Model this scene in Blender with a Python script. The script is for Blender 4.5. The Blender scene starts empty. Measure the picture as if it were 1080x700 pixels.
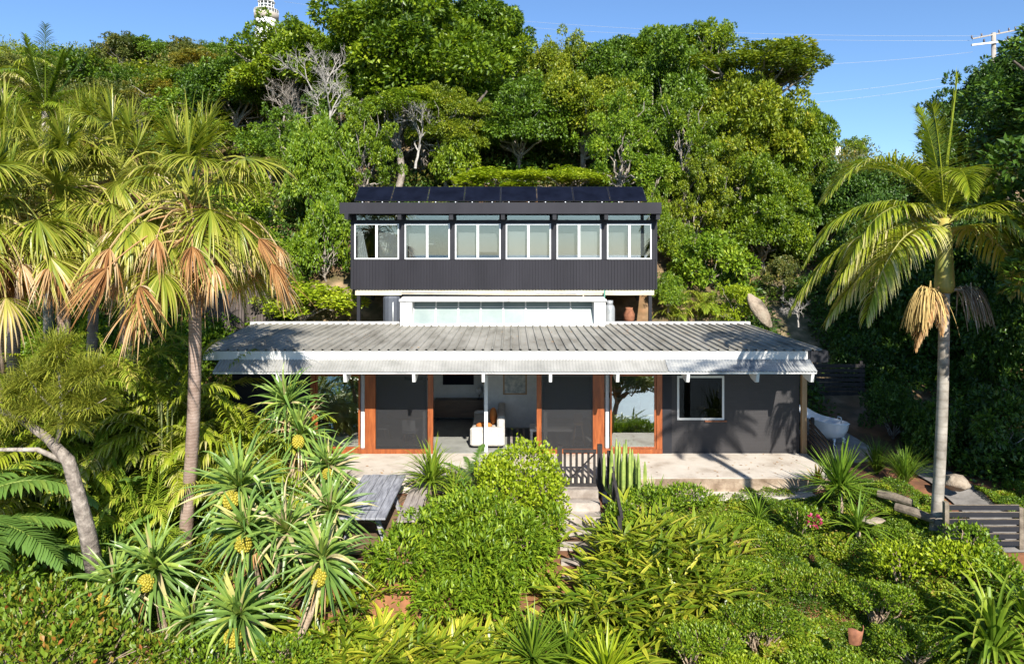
import bpy, math, random
import numpy as np
C = bpy.context.scene
COL = C.collection
R = math.radians
rng = np.random.default_rng(11)
random.seed(5)

# ------------------------------------------------------------------ camera, sky, sun, exposure
CAMH, F, HOR = 5.9, 720.0, 265.0          # eye height over the terrace, focal length and horizon row on the 1080 px photograph
cam = bpy.data.cameras.new('camera'); camo = bpy.data.objects.new('camera', cam); COL.objects.link(camo)
camo.location = (0, 0, CAMH); camo.rotation_euler = (R(90), 0, 0)
cam.sensor_width = 36; cam.lens = 24.0; cam.shift_y = -85/1080
cam.clip_start = 0.1; cam.clip_end = 8000
C.camera = camo
SUN_EL, SUN_AZ = 35.0, 12.0               # the sun stands behind the camera, a little to the right
wd = bpy.data.worlds.new('World'); C.world = wd; wd.use_nodes = True
nt = wd.node_tree; bg = nt.nodes['Background']
sky = nt.nodes.new('ShaderNodeTexSky'); sky.sky_type = 'NISHITA'; sky.sun_disc = False
sky.sun_elevation = R(SUN_EL); sky.sun_rotation = R(180-SUN_AZ)
sky.air_density = 1.0; sky.dust_density = 0.25; sky.ozone_density = 3.0; sky.altitude = 50
grade = nt.nodes.new('ShaderNodeMix'); grade.data_type = 'RGBA'; grade.blend_type = 'MULTIPLY'; grade.inputs[0].default_value = 1; grade.inputs[7].default_value = (.78, .93, 1.1, 1)
nt.links.new(sky.outputs[0], grade.inputs[6]); nt.links.new(grade.outputs[2], bg.inputs[0]); bg.inputs[1].default_value = 0.088
sl = bpy.data.lights.new('sun', 'SUN'); slo = bpy.data.objects.new('sun', sl); COL.objects.link(slo)
sl.energy = 5.0; sl.angle = R(0.5); sl.color = (1.0, 0.95, 0.86)
slo.rotation_euler = (R(90-SUN_EL), 0, R(SUN_AZ)); slo.location = (8, -30, 40)
C.view_settings.view_transform = 'Standard'; C.view_settings.look = 'None'
C.view_settings.exposure = 0.92; C.view_settings.gamma = 1
C.render.engine = 'CYCLES'
C.cycles.max_bounces = 6; C.cycles.transparent_max_bounces = 12; C.cycles.diffuse_bounces = 3
C.cycles.glossy_bounces = 3; C.cycles.transmission_bounces = 4; C.cycles.use_denoising = True
C.cycles.caustics_reflective = False; C.cycles.caustics_refractive = False
C.cycles.sample_clamp_indirect = 4

def P(px, py, D): return np.array([(px-540)*D/F, D, CAMH-(py-HOR)*D/F])
def PX(px, D): return (px-540)*D/F
def PZ(py, D): return CAMH-(py-HOR)*D/F

# ------------------------------------------------------------------ materials
def mat(name):
    m = bpy.data.materials.new(name); m.use_nodes = True
    n = m.node_tree; b = n.nodes['Principled BSDF']; o = n.nodes['Material Output']
    return m, n, b, o
def ramp(n, stops, interp='LINEAR'):
    r = n.nodes.new('ShaderNodeValToRGB'); e = r.color_ramp; e.interpolation = interp
    while len(e.elements) < len(stops): e.elements.new(0.5)
    for el, (p, c) in zip(e.elements, stops): el.position = p; el.color = (*c, 1)
    return r
def noisy(name, c1, c2, scale=3, rough=0.7, metal=0.0, detail=6, c3=None, bump=0.0, bscale=None, spec=0.5, stretch=None, lo=.35, hi=.65):
    m, n, b, o = mat(name)
    tc = n.nodes.new('ShaderNodeTexCoord'); src = tc.outputs['Object']
    if stretch:
        mp = n.nodes.new('ShaderNodeMapping'); mp.inputs['Scale'].default_value = stretch
        n.links.new(src, mp.inputs[0]); src = mp.outputs[0]
    t = n.nodes.new('ShaderNodeTexNoise'); t.inputs['Scale'].default_value = scale; t.inputs['Detail'].default_value = detail
    t.inputs['Roughness'].default_value = 0.62
    n.links.new(src, t.inputs['Vector'])
    st = [(lo, c1), (hi, c2)]
    if c3: st = [(lo, c1), ((lo+hi)/2, c3), (hi, c2)]
    r = ramp(n, st); n.links.new(t.outputs[0], r.inputs[0]); n.links.new(r.outputs[0], b.inputs['Base Color'])
    b.inputs['Roughness'].default_value = rough; b.inputs['Metallic'].default_value = metal
    b.inputs['Specular IOR Level'].default_value = spec
    if bump:
        t2 = n.nodes.new('ShaderNodeTexNoise'); t2.inputs['Scale'].default_value = bscale or scale*4; t2.inputs['Detail'].default_value = 5
        n.links.new(src, t2.inputs['Vector'])
        bp = n.nodes.new('ShaderNodeBump'); bp.inputs['Strength'].default_value = bump; bp.inputs['Distance'].default_value = .05
        n.links.new(t2.outputs[0], bp.inputs['Height']); n.links.new(bp.outputs[0], b.inputs['Normal'])
    return m
def leafmat(name, stops, trans=0.3, rough=0.42, spec=0.4, tcol=(1.25, 1.25, .6)):
    m, n, b, o = mat(name)
    a = n.nodes.new('ShaderNodeAttribute'); a.attribute_name = 'tint'
    oi = n.nodes.new('ShaderNodeObjectInfo')
    ad = n.nodes.new('ShaderNodeMath'); ad.operation = 'MULTIPLY_ADD'
    ad.inputs[1].default_value = .14; n.links.new(oi.outputs['Random'], ad.inputs[0]); n.links.new(a.outputs['Fac'], ad.inputs[2])
    sb = n.nodes.new('ShaderNodeMath'); sb.operation = 'SUBTRACT'; sb.inputs[1].default_value = .07; n.links.new(ad.outputs[0], sb.inputs[0])
    r = ramp(n, stops); n.links.new(sb.outputs[0], r.inputs[0])
    n.links.new(r.outputs[0], b.inputs['Base Color'])
    b.inputs['Roughness'].default_value = rough; b.inputs['Specular IOR Level'].default_value = spec
    tr = n.nodes.new('ShaderNodeBsdfTranslucent'); mu = n.nodes.new('ShaderNodeMix'); mu.data_type = 'RGBA'; mu.blend_type = 'MULTIPLY'
    mu.inputs[0].default_value = 1; n.links.new(r.outputs[0], mu.inputs[6]); mu.inputs[7].default_value = (*tcol, 1)
    n.links.new(mu.outputs[2], tr.inputs[0])
    mx = n.nodes.new('ShaderNodeMixShader'); mx.inputs[0].default_value = trans
    n.links.new(b.outputs[0], mx.inputs[1]); n.links.new(tr.outputs[0], mx.inputs[2]); n.links.new(mx.outputs[0], o.inputs[0])
    return m
def plain(name, c, rough=.6, metal=0, spec=.5):
    d = tuple(x*.86 for x in c)
    return noisy(name, d, c, 5, rough, metal, spec=spec)
def glassmat(name, tint=(.9, .95, .93), boost=.06, ior=1.5, gc=(1, 1, 1)):
    m, n, b, o = mat(name)
    t = n.nodes.new('ShaderNodeBsdfTransparent'); t.inputs[0].default_value = (*tint, 1)
    g = n.nodes.new('ShaderNodeBsdfGlossy'); g.inputs['Roughness'].default_value = .015; g.inputs[0].default_value = (*gc, 1)
    fr = n.nodes.new('ShaderNodeFresnel'); fr.inputs[0].default_value = ior
    ad = n.nodes.new('ShaderNodeMath'); ad.operation = 'ADD'; ad.inputs[1].default_value = boost; n.links.new(fr.outputs[0], ad.inputs[0])
    mx = n.nodes.new('ShaderNodeMixShader'); n.links.new(ad.outputs[0], mx.inputs[0])
    n.links.new(t.outputs[0], mx.inputs[1]); n.links.new(g.outputs[0], mx.inputs[2]); n.links.new(mx.outputs[0], o.inputs[0])
    return m
def meshmat(name, c, cover):
    m, n, b, o = mat(name); b.inputs['Base Color'].default_value = (*c, 1); b.inputs['Roughness'].default_value = .6
    t = n.nodes.new('ShaderNodeBsdfTransparent'); mx = n.nodes.new('ShaderNodeMixShader'); mx.inputs[0].default_value = cover
    n.links.new(t.outputs[0], mx.inputs[1]); n.links.new(b.outputs[0], mx.inputs[2]); n.links.new(mx.outputs[0], o.inputs[0])
    return m
def translucent(name, c1, c2, scale, tr=.4, rough=.45, stretch=None):
    m = noisy(name, c1, c2, scale, rough, stretch=stretch)
    n = m.node_tree; b = n.nodes['Principled BSDF']; o = n.nodes['Material Output']
    src = b.inputs['Base Color'].links[0].from_socket
    t = n.nodes.new('ShaderNodeBsdfTranslucent'); n.links.new(src, t.inputs[0])
    mx = n.nodes.new('ShaderNodeMixShader'); mx.inputs[0].default_value = tr
    n.links.new(b.outputs[0], mx.inputs[1]); n.links.new(t.outputs[0], mx.inputs[2]); n.links.new(mx.outputs[0], o.inputs[0])
    return m

M = {}
M['soil'] = noisy('soil', (.09, .05, .03), (.26, .15, .08), 1.3, .95, c3=(.16, .10, .055), bump=.6, bscale=6)
M['bank'] = noisy('bank', (.22, .13, .07), (.50, .36, .22), .9, .95, c3=(.36, .25, .14), bump=.7, bscale=3)
M['slab'] = noisy('slab', (.36, .30, .24), (.58, .53, .46), 1.4, .85, c3=(.52, .46, .39), bump=.15, bscale=30, lo=.3, hi=.68)
M['slab_edge'] = noisy('slab_edge', (.16, .11, .07), (.42, .34, .25), 2.5, .9, c3=(.27, .20, .14), bump=.4)
M['charcoal'] = noisy('charcoal', (.015, .0155, .0195), (.022, .0225, .0275), 1.5, .6, spec=.25)
M['charcoal_clad'] = noisy('charcoal_clad', (.0185, .0178, .0225), (.0275, .0265, .033), .8, .6, spec=.2, stretch=(1, 1, .2))
M['black_brick'] = None
M['white_paint'] = noisy('white_paint', (.36, .345, .31), (.66, .65, .63), 1.7, .55, c3=(.58, .575, .55), lo=.24, hi=.55, stretch=(1.5, 1, .35))
M['white_alu'] = plain('white_alu', (.66, .67, .67), .35)
M['white_worn'] = noisy('white_worn', (.26, .27, .28), (.64, .62, .59), 2.6, .6, c3=(.58, .57, .55), lo=.3, hi=.6, stretch=(.6, 1, 2))
M['white_worn2'] = noisy('white_worn2', (.30, .29, .27), (.64, .63, .60), 1.4, .6, c3=(.58, .57, .55), lo=.26, hi=.55, stretch=(3, 1, .8))
M['roof'] = noisy('roof', (.16, .145, .118), (.38, .358, .31), .8, .65, c3=(.285, .268, .228), stretch=(2.2, .6, 1), lo=.3, hi=.68, spec=.25)
M['awn_white'] = translucent('awn_white', (.29, .285, .26), (.43, .42, .39), 1.6, .25)
M['awn_clear'] = translucent('awn_clear', (.12, .15, .19), (.54, .54, .52), 1.5, .35, stretch=(1, 3, 1))
M['orange'] = noisy('orange', (.19, .047, .012), (.33, .095, .025), 4, .42, c3=(.26, .068, .017), stretch=(4, 4, .5))
M['glass'] = glassmat('glass', (.72, .82, .78), .30)
M['glass_up'] = glassmat('glass_up', (.80, .83, .83), .12, 1.5, (.80, .84, .86))
M['glass_dark'] = glassmat('glass_dark', (.35, .4, .4), .0, 1.22)
M['screen'] = meshmat('screen', (.018, .018, .02), .62)
M['opal'] = noisy('opal', (.185, .235, .23), (.25, .295, .285), 1.2, .4, spec=.25)
M['solar'] = noisy('solar', (.004, .005, .010), (.007, .009, .018), 2, .3, spec=.03)
M['solar_frame'] = plain('solar_frame', (.02, .02, .025), .4)
M['int_wall'] = plain('int_wall', (.66, .64, .60), .8)
M['int_warm'] = plain('int_warm', (.20, .23, .245), .8)
M['int_up'] = plain('int_up', (.20, .235, .26), .8)
M['step'] = noisy('step', (.22, .18, .15), (.44, .39, .34), 2.4, .9, bump=.2)
M['int_grey'] = plain('int_grey', (.17, .19, .20), .8)
M['tile'] = noisy('tile', (.24, .24, .22), (.34, .34, .31), 2, .5)
M['beam'] = noisy('beam', (.42, .36, .27), (.62, .56, .45), 3, .8, stretch=(.4, 3, 3))
M['grey_wood'] = noisy('grey_wood', (.15, .15, .165), (.36, .36, .38), 6, .8, c3=(.25, .25, .27), stretch=(3, .35, 3), bump=.2)
M['brown_grey_wood'] = noisy('brown_grey_wood', (.20, .165, .145), (.42, .36, .32), 6, .8, stretch=(3, .35, 3), bump=.2)
M['dark_wood'] = noisy('dark_wood', (.012, .010, .010), (.035, .029, .027), 5, .75, stretch=(2, 2, .4))
M['paling'] = noisy('paling', (.05, .038, .034), (.12, .095, .085), 4, .85, stretch=(3, 3, .3))
M['sleeper'] = noisy('sleeper', (.09, .07, .05), (.22, .18, .135), 4, .9, bump=.4)
M['metal_grey'] = noisy('metal_grey', (.26, .28, .29), (.40, .41, .42), 3, .45, .3)
M['tank_dark'] = plain('tank_dark', (.08, .09, .11), .5)
M['terracotta'] = noisy('terracotta', (.15, .055, .028), (.32, .13, .065), 6, .85)
M['enamel'] = noisy('enamel', (.72, .74, .76), (.82, .84, .85), 2, .15, spec=.7)
M['iron'] = plain('iron', (.05, .05, .05), .5)
M['linen'] = noisy('linen', (.40, .38, .345), (.52, .495, .46), 8, .9, bump=.15)
M['rust_fabric'] = noisy('rust_fabric', (.40, .12, .02), (.55, .19, .04), 7, .9)
M['timber'] = noisy('timber', (.30, .18, .09), (.46, .30, .16), 5, .6, stretch=(1, 1, .2))
M['timber_dark'] = noisy('timber_dark', (.06, .035, .02), (.13, .08, .045), 4, .5, stretch=(.3, 3, 3))
M['black_plastic'] = plain('black_plastic', (.02, .02, .022), .4)
M['pale_print'] = noisy('pale_print', (.25, .28, .28), (.6, .58, .52), 6, .8)
M['rock'] = noisy('rock', (.10, .08, .055), (.33, .28, .21), 2.2, .9, c3=(.29, .23, .17), bump=.9)
M['tower_white'] = plain('tower_white', (.80, .80, .78), .7)
M['tower_tan'] = plain('tower_tan', (.42, .36, .30), .8)
M['lens'] = glassmat('lens', (.5, .62, .6), .15)
M['pole_wood'] = noisy('pole_wood', (.24, .21, .18), (.40, .36, .31), 4, .9, stretch=(3, 3, .3))
M['galv'] = noisy('galv', (.5, .52, .53), (.66, .68, .68), 5, .45, .3)
M['wire'] = plain('wire', (.42, .46, .5), .5)
M['ceramic'] = plain('ceramic', (.08, .06, .06), .3)
M['bark_grey'] = noisy('bark_grey', (.17, .14, .11), (.40, .36, .31), 5, .9, c3=(.28, .24, .20), bump=.5, bscale=14)
M['bark_dry'] = noisy('bark_dry', (.10, .08, .065), (.34, .29, .24), 6, .95, c3=(.20, .165, .135), bump=.8, bscale=12)
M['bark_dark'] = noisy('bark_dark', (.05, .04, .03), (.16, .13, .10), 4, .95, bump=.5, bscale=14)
M['bark_white'] = noisy('bark_white', (.24, .215, .19), (.46, .43, .39), 5, .9, bump=.3)
M['stem_green'] = noisy('stem_green', (.06, .09, .02), (.16, .17, .05), 5, .7)
M['pandan_stem'] = noisy('pandan_stem', (.20, .14, .09), (.44, .34, .24), 7, .9, bump=.5)
M['crownshaft'] = noisy('crownshaft', (.16, .20, .045), (.42, .33, .08), 1.5, .5, stretch=(2, 2, .8))
M['tan_stalk'] = noisy('tan_stalk', (.34, .23, .08), (.58, .42, .16), 6, .85)
M['fruit'] = noisy('fruit', (.27, .23, .018), (.48, .38, .04), 9, .6, c3=(.38, .31, .025))
M['cactus'] = noisy('cactus', (.13, .20, .035), (.32, .38, .08), 4, .6)
# leaves
M['lf_tree'] = leafmat('lf_tree', [(0, (.045, .090, .006)), (.4, (.135, .215, .010)), (.72, (.25, .33, .015)), (1, (.42, .47, .03))])
M['lf_tree2'] = leafmat('lf_tree2', [(0, (.06, .105, .009)), (.45, (.18, .235, .013)), (.8, (.32, .35, .02)), (1, (.48, .40, .04))])
M['lf_dark'] = leafmat('lf_dark', [(0, (.022, .055, .008)), (.5, (.062, .13, .014)), (1, (.16, .25, .022))], .22)  # dark greens also put deep shade into the right-hand foliage
M['lf_hill'] = leafmat('lf_hill', [(0, (.045, .07, .018)), (.4, (.12, .15, .028)), (.75, (.22, .21, .045)), (.9, (.36, .26, .06)), (1, (.45, .30, .08))])
M['lf_gold'] = leafmat('lf_gold', [(0, (.10, .13, .02)), (.5, (.26, .24, .03)), (1, (.52, .34, .03))])
M['lf_deep'] = leafmat('lf_deep', [(0, (.030, .070, .007)), (.45, (.090, .168, .010)), (.85, (.18, .27, .018)), (1, (.28, .36, .03))], .25)
M['lf_lime'] = leafmat('lf_lime', [(0, (.14, .22, .010)), (.5, (.32, .41, .016)), (1, (.52, .56, .04))], .35)
M['lf_shrub'] = leafmat('lf_shrub', [(0, (.055, .12, .009)), (.5, (.165, .265, .014)), (1, (.38, .46, .03))], .32)
M['lf_cover'] = leafmat('lf_cover', [(0, (.05, .11, .009)), (.5, (.155, .245, .014)), (.8, (.31, .36, .02)), (.93, (.42, .36, .05)), (1, (.32, .20, .07))], .3)
M['lf_red'] = leafmat('lf_red', [(0, (.07, .14, .012)), (.55, (.17, .26, .02)), (.78, (.30, .24, .03)), (.9, (.36, .12, .03)), (1, (.38, .07, .02))], .3)
M['lf_pandan'] = leafmat('lf_pandan', [(0, (.055, .12, .025)), (.45, (.165, .27, .055)), (.75, (.31, .40, .07)), (.9, (.48, .46, .14)), (1, (.54, .44, .25))], .25, .36)
M['lf_ginger'] = leafmat('lf_ginger', [(0, (.08, .155, .012)), (.35, (.20, .275, .018)), (.65, (.46, .45, .04)), (1, (.72, .62, .10))], .3, .35)
M['lf_yucca'] = leafmat('lf_yucca', [(0, (.06, .13, .015)), (.5, (.17, .28, .025)), (.8, (.33, .41, .05)), (1, (.5, .46, .12))], .25, .38)
M['lf_strap'] = leafmat('lf_strap', [(0, (.06, .13, .015)), (.5, (.17, .27, .022)), (.85, (.34, .40, .04)), (1, (.56, .46, .12))], .3, .4)
M['lf_paddle'] = leafmat('lf_paddle', [(0, (.06, .14, .03)), (.5, (.15, .26, .05)), (.78, (.30, .36, .06)), (1, (.60, .54, .08))], .3, .3, .6)
M['lf_fan'] = leafmat('lf_fan', [(0, (.07, .12, .012)), (.4, (.18, .235, .022)), (.7, (.35, .36, .045)), (.88, (.52, .46, .12)), (1, (.58, .44, .24))], .34, .36)
M['lf_dead'] = leafmat('lf_dead', [(0, (.22, .095, .03)), (.4, (.42, .22, .08)), (.75, (.56, .38, .19)), (1, (.62, .50, .34))], .25, .6, .2, (1.1, 1, .8))
M['lf_feather'] = leafmat('lf_feather', [(0, (.06, .11, .010)), (.45, (.17, .24, .016)), (.75, (.34, .38, .03)), (1, (.60, .52, .26))], .34, .34)
M['lf_needle'] = leafmat('lf_needle', [(0, (.12, .15, .02)), (.5, (.27, .30, .03)), (1, (.46, .42, .06))], .35, .6)
M['lf_pink'] = leafmat('lf_pink', [(0, (.35, .02, .08)), (1, (.65, .06, .2))], .3)
M['lf_orange'] = leafmat('lf_orange', [(0, (.45, .15, .01)), (1, (.65, .38, .03))], .3)

def brickmat():
    m, n, b, o = mat('black_brick')
    tc = n.nodes.new('ShaderNodeTexCoord'); mp = n.nodes.new('ShaderNodeMapping'); mp.inputs['Rotation'].default_value = (R(90), 0, 0)
    n.links.new(tc.outputs['Object'], mp.inputs[0])
    t = n.nodes.new('ShaderNodeTexBrick'); t.inputs['Scale'].default_value = 1.0
    t.inputs['Color1'].default_value = (.026, .0235, .0245, 1); t.inputs['Color2'].default_value = (.031, .028, .029, 1); t.inputs['Mortar'].default_value = (.026, .024, .025, 1)
    t.inputs['Brick Width'].default_value = .24; t.inputs['Row Height'].default_value = .086; t.inputs['Mortar Size'].default_value = .008
    n.links.new(mp.outputs[0], t.inputs[0]); n.links.new(t.outputs[0], b.inputs['Base Color'])
    bp = n.nodes.new('ShaderNodeBump'); bp.invert = True; bp.inputs['Strength'].default_value = .2; bp.inputs['Distance'].default_value = .02
    n.links.new(t.outputs['Fac'], bp.inputs['Height']); n.links.new(bp.outputs[0], b.inputs['Normal'])
    b.inputs['Roughness'].default_value = .62
    return m
M['black_brick'] = brickmat()
def palmtrunk(name, c1, c2, ring, pitch):
    m, n, b, o = mat(name)
    tc = n.nodes.new('ShaderNodeTexCoord'); w = n.nodes.new('ShaderNodeTexWave'); w.bands_direction = 'Z'; w.wave_profile = 'SAW'
    w.inputs['Scale'].default_value = pitch; w.inputs['Distortion'].default_value = 2.6; w.inputs['Detail'].default_value = 2; w.inputs['Detail Scale'].default_value = 2
    n.links.new(tc.outputs['Object'], w.inputs[0])
    t = n.nodes.new('ShaderNodeTexNoise'); t.inputs['Scale'].default_value = 3.5; t.inputs['Detail'].default_value = 6; n.links.new(tc.outputs['Object'], t.inputs[0])
    r = ramp(n, [(.3, c1), (.7, c2)]); n.links.new(t.outputs[0], r.inputs[0])
    r2 = ramp(n, [(0, ring), (.3, (1, 1, 1)), (1, (1, 1, 1))]); n.links.new(w.outputs['Fac'], r2.inputs[0])
    mu = n.nodes.new('ShaderNodeMix'); mu.data_type = 'RGBA'; mu.blend_type = 'MULTIPLY'; mu.inputs[0].default_value = 1
    n.links.new(r.outputs[0], mu.inputs[6]); n.links.new(r2.outputs[0], mu.inputs[7]); n.links.new(mu.outputs[2], b.inputs['Base Color'])
    bp = n.nodes.new('ShaderNodeBump'); bp.inputs['Strength'].default_value = .7; bp.inputs['Distance'].default_value = .03
    n.links.new(w.outputs['Fac'], bp.inputs['Height']); n.links.new(bp.outputs[0], b.inputs['Normal']); b.inputs['Roughness'].default_value = .9
    return m
M['fan_trunk'] = palmtrunk('fan_trunk', (.24, .16, .12), (.44, .33, .27), (.62, .55, .5), 4.5)
M['king_trunk'] = palmtrunk('king_trunk', (.15, .13, .105), (.46, .415, .355), (.80, .78, .75), 1.7)

# ------------------------------------------------------------------ mesh builder
def nrm(a):
    a = np.asarray(a, float); l = np.linalg.norm(a, axis=-1, keepdims=True); return a/np.where(l < 1e-9, 1, l)
ORG = {}
class MB:
    def __init__(s): s.v = []; s.q = []; s.t = []; s.tint = []; s.n = 0
    def add(s, v, q=None, t=None, tint=None):
        v = np.asarray(v, float).reshape(-1, 3)
        if q is not None and len(q): s.q.append(np.asarray(q, np.int64).reshape(-1, 4)+s.n)
        if t is not None and len(t): s.t.append(np.asarray(t, np.int64).reshape(-1, 3)+s.n)
        if tint is None: tint = np.full(len(v), .5)
        s.tint.append(np.broadcast_to(np.asarray(tint, float), (len(v),))); s.v.append(v); s.n += len(v); return s
    def box(s, x0, x1, y0, y1, z0, z1):
        v = [(x, y, z) for z in (z0, z1) for y in (y0, y1) for x in (x0, x1)]
        return s.add(v, [(0, 2, 3, 1), (4, 5, 7, 6), (0, 1, 5, 4), (2, 6, 7, 3), (0, 4, 6, 2), (1, 3, 7, 5)])
    def bar(s, a, b, w, h, up=(0, 0, 1)):
        a = np.array(a, float); b = np.array(b, float); d = nrm(b-a); u = np.array(up, float)
        if abs(d@u) > .97: u = np.array((0, 1., 0))
        sd = nrm(np.cross(d, u)); u = nrm(np.cross(sd, d))
        v = [p+sd*i*w/2+u*j*h/2 for p in (a, b) for j in (-1, 1) for i in (-1, 1)]
        return s.add(v, [(0, 2, 3, 1), (4, 5, 7, 6), (0, 1, 5, 4), (2, 6, 7, 3), (0, 4, 6, 2), (1, 3, 7, 5)])
    def prism(s, poly, axis, a, b):
        """extrude a closed polygon (list of 2-D points) along axis from a to b; ends closed with a fan"""
        n = len(poly)
        def mk(p, h): return {'x': (h, p[0], p[1]), 'y': (p[0], h, p[1]), 'z': (p[0], p[1], h)}[axis]
        c = np.mean(poly, axis=0); v = [mk(p, a) for p in poly]+[mk(p, b) for p in poly]+[mk(c, a), mk(c, b)]
        q = [(i, (i+1) % n, n+(i+1) % n, n+i) for i in range(n)]
        t = [(2*n, (i+1) % n, i) for i in range(n)]+[(2*n+1, n+i, n+(i+1) % n) for i in range(n)]
        return s.add(v, q, t)
    def tube(s, pts, rad, n=8, cap=True, tint=None):
        pts = np.asarray(pts, float); k = len(pts); rad = np.broadcast_to(np.asarray(rad, float), (k,))
        d = nrm(np.gradient(pts, axis=0)); ref = np.array((0, 0, 1.)) if abs(d[0, 2]) < .9 else np.array((1., 0, 0))
        a = np.arange(n)*2*math.pi/n; V = []
        for i in range(k):
            u = nrm(np.cross(d[i], ref)); w = np.cross(u, d[i])
            ref = w if abs(w@d[i]) < .9 else ref
            V.append(pts[i]+rad[i]*(np.cos(a)[:, None]*u+np.sin(a)[:, None]*w))
            ref = -np.cross(u, d[i]) if False else ref
        V = np.concatenate(V); q = []
        i0 = np.arange(k-1)[:, None]*n; j = np.arange(n)[None]; j2 = (j+1) % n
        q = np.stack([i0+j, i0+j2, i0+n+j2, i0+n+j], -1).reshape(-1, 4); t = []
        if cap:
            V = np.concatenate([V, pts[:1], pts[-1:]]); b = k*n
            t = [(b, (i+1) % n, i) for i in range(n)]+[(b+1, (k-1)*n+i, (k-1)*n+(i+1) % n) for i in range(n)]
        return s.add(V, q, t, tint)
    def lathe(s, prof, c=(0, 0, 0), n=24, flute=None):
        a = np.arange(n)*2*math.pi/n; V = []
        for i, (r, z) in enumerate(prof):
            rr = r*(flute if flute is not None else np.ones(n))
            V.append(np.stack([c[0]+rr*np.cos(a), c[1]+rr*np.sin(a), np.full(n, c[2]+z)], -1))
        k = len(prof); i0 = np.arange(k-1)[:, None]*n; j = np.arange(n)[None]; j2 = (j+1) % n
        q = np.stack([i0+j, i0+j2, i0+n+j2, i0+n+j], -1).reshape(-1, 4); V = np.concatenate(V)
        t = []
        for e, kk in ((0, 0), (1, k-1)):
            if prof[kk][0] > 1e-6:
                V = np.concatenate([V, [[c[0], c[1], c[2]+prof[kk][1]]]]); b = len(V)-1
                t += [((b, kk*n+(i+1) % n, kk*n+i) if e == 0 else (b, kk*n+i, kk*n+(i+1) % n)) for i in range(n)]
        return s.add(V, q, t)
    def ball(s, c, r, n=10, m=7, jitter=0):
        c = np.asarray(c, float); r = np.broadcast_to(np.asarray(r, float), (3,)); V = []
        for i in range(m+1):
            th = math.pi*i/m
            a = np.arange(n)*2*math.pi/n
            V.append(np.stack([np.sin(th)*np.cos(a), np.sin(th)*np.sin(a), np.full(n, -np.cos(th))], -1))
        V = np.concatenate(V)
        if jitter: V = V*(1+jitter*(vnoise(V[:, 0]*1.7+c[0]*3, V[:, 1]*1.7+V[:, 2]*2.3+c[1])-.5)[:, None])
        i0 = np.arange(m)[:, None]*n; j = np.arange(n)[None]; j2 = (j+1) % n
        return s.add(c+V*r, np.stack([i0+j, i0+j2, i0+n+j2, i0+n+j], -1).reshape(-1, 4))
    def grid(s, A):
        """A: (m, n, 3) points -> quads"""
        A = np.asarray(A, float); m, n, _ = A.shape
        i = np.arange(m-1)[:, None]*n; j = np.arange(n-1)[None]
        return s.add(A.reshape(-1, 3), np.stack([i+j, i+j+1, i+n+j+1, i+n+j], -1).reshape(-1, 4))
    def leaves(s, p, d, nr, L, W, tint, bend=.0):
        """flat pointed leaves: base, two sides, tip"""
        n = len(p); d = nrm(d); sd = nrm(np.cross(d, nr)); up = np.cross(sd, d); L = np.broadcast_to(L, (n,))[:, None]; W = np.broadcast_to(W, (n,))[:, None]
        mid = p+d*L*.45+up*L*bend
        V = np.stack([p, mid+sd*W/2, p+d*L, mid-sd*W/2], 1)
        q = np.arange(n*4).reshape(-1, 4)
        return s.add(V, q, None, np.repeat(np.broadcast_to(tint, (n,)), 4))
    def arch(s, p, d0, L, droop, k, W, prof, tint, fold=0.0, roll=None, tip=0.0, edge=None, base=0.0, pw=1.3):
        """ribbon leaves that start along d0 and fall under their weight"""
        p = np.asarray(p, float); n = len(p); d0 = nrm(d0); L = np.broadcast_to(L, (n,)).astype(float); droop = np.broadcast_to(droop, (n,)).astype(float)
        W = np.broadcast_to(W, (n,)).astype(float); tint = np.broadcast_to(tint, (n,)).astype(float)
        h = d0.copy(); h[:, 2] = 0
        flat = np.linalg.norm(h, axis=1) < .05
        if flat.any():
            a = rng.uniform(0, 6.28, flat.sum()); h[flat] = np.stack([np.cos(a), np.sin(a), 0*a], -1)
        h = nrm(h); sd = np.cross(h, (0, 0, 1.0))
        if roll is not None:
            nn = nrm(np.cross(sd, d0)); roll = np.broadcast_to(roll, (n,))[:, None]; sd = sd*np.cos(roll)+nn*np.sin(roll)
        pts = [p]; dirs = []
        for i in range(k):
            tt = (i+.5)/k; di = nrm(d0+np.array((0, 0, -1.0))*(droop*tt**pw)[:, None]); dirs.append(di); pts.append(pts[-1]+di*(L/k)[:, None])
        dirs.append(dirs[-1]); Cn = np.stack(pts, 1); Dn = np.stack(dirs, 1); S = np.broadcast_to(sd[:, None], Cn.shape); Nn = nrm(np.cross(S, Dn))
        w = (W[:, None]*np.asarray(prof)[None]/2)[..., None]; T = np.linspace(0, 1, k+1)[None]
        tn = tint[:, None]+tip*T**2+base*(1-T)**3
        if fold or edge is not None:
            V = np.stack([Cn-S*w+Nn*w*fold, Cn, Cn+S*w+Nn*w*fold], 2); e = tn if edge is None else tn+np.broadcast_to(edge, (n,))[:, None]
            tv = np.stack([e, tn, e], 2); c = 3
        else:
            V = np.stack([Cn-S*w, Cn+S*w], 2); tv = np.stack([tn, tn], 2); c = 2
        b = (np.arange(n)*(k+1)*c)[:, None, None]; r = (np.arange(k)*c)[None, :, None]; cc = np.arange(c-1)[None, None]
        q = np.stack([b+r+cc, b+r+cc+1, b+r+c+cc+1, b+r+c+cc], -1).reshape(-1, 4)
        return s.add(V, q, None, tv.reshape(-1))
    def xf(s, M4):
        """apply a rotation about z, scale, move: (rz, sc, loc)"""
        rz, sc, loc = M4; c, d = math.cos(rz), math.sin(rz); Rm = np.array([[c, -d, 0], [d, c, 0], [0, 0, 1]])
        s.v = [(v*sc)@Rm.T+np.asarray(loc) for v in s.v]; return s
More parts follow.
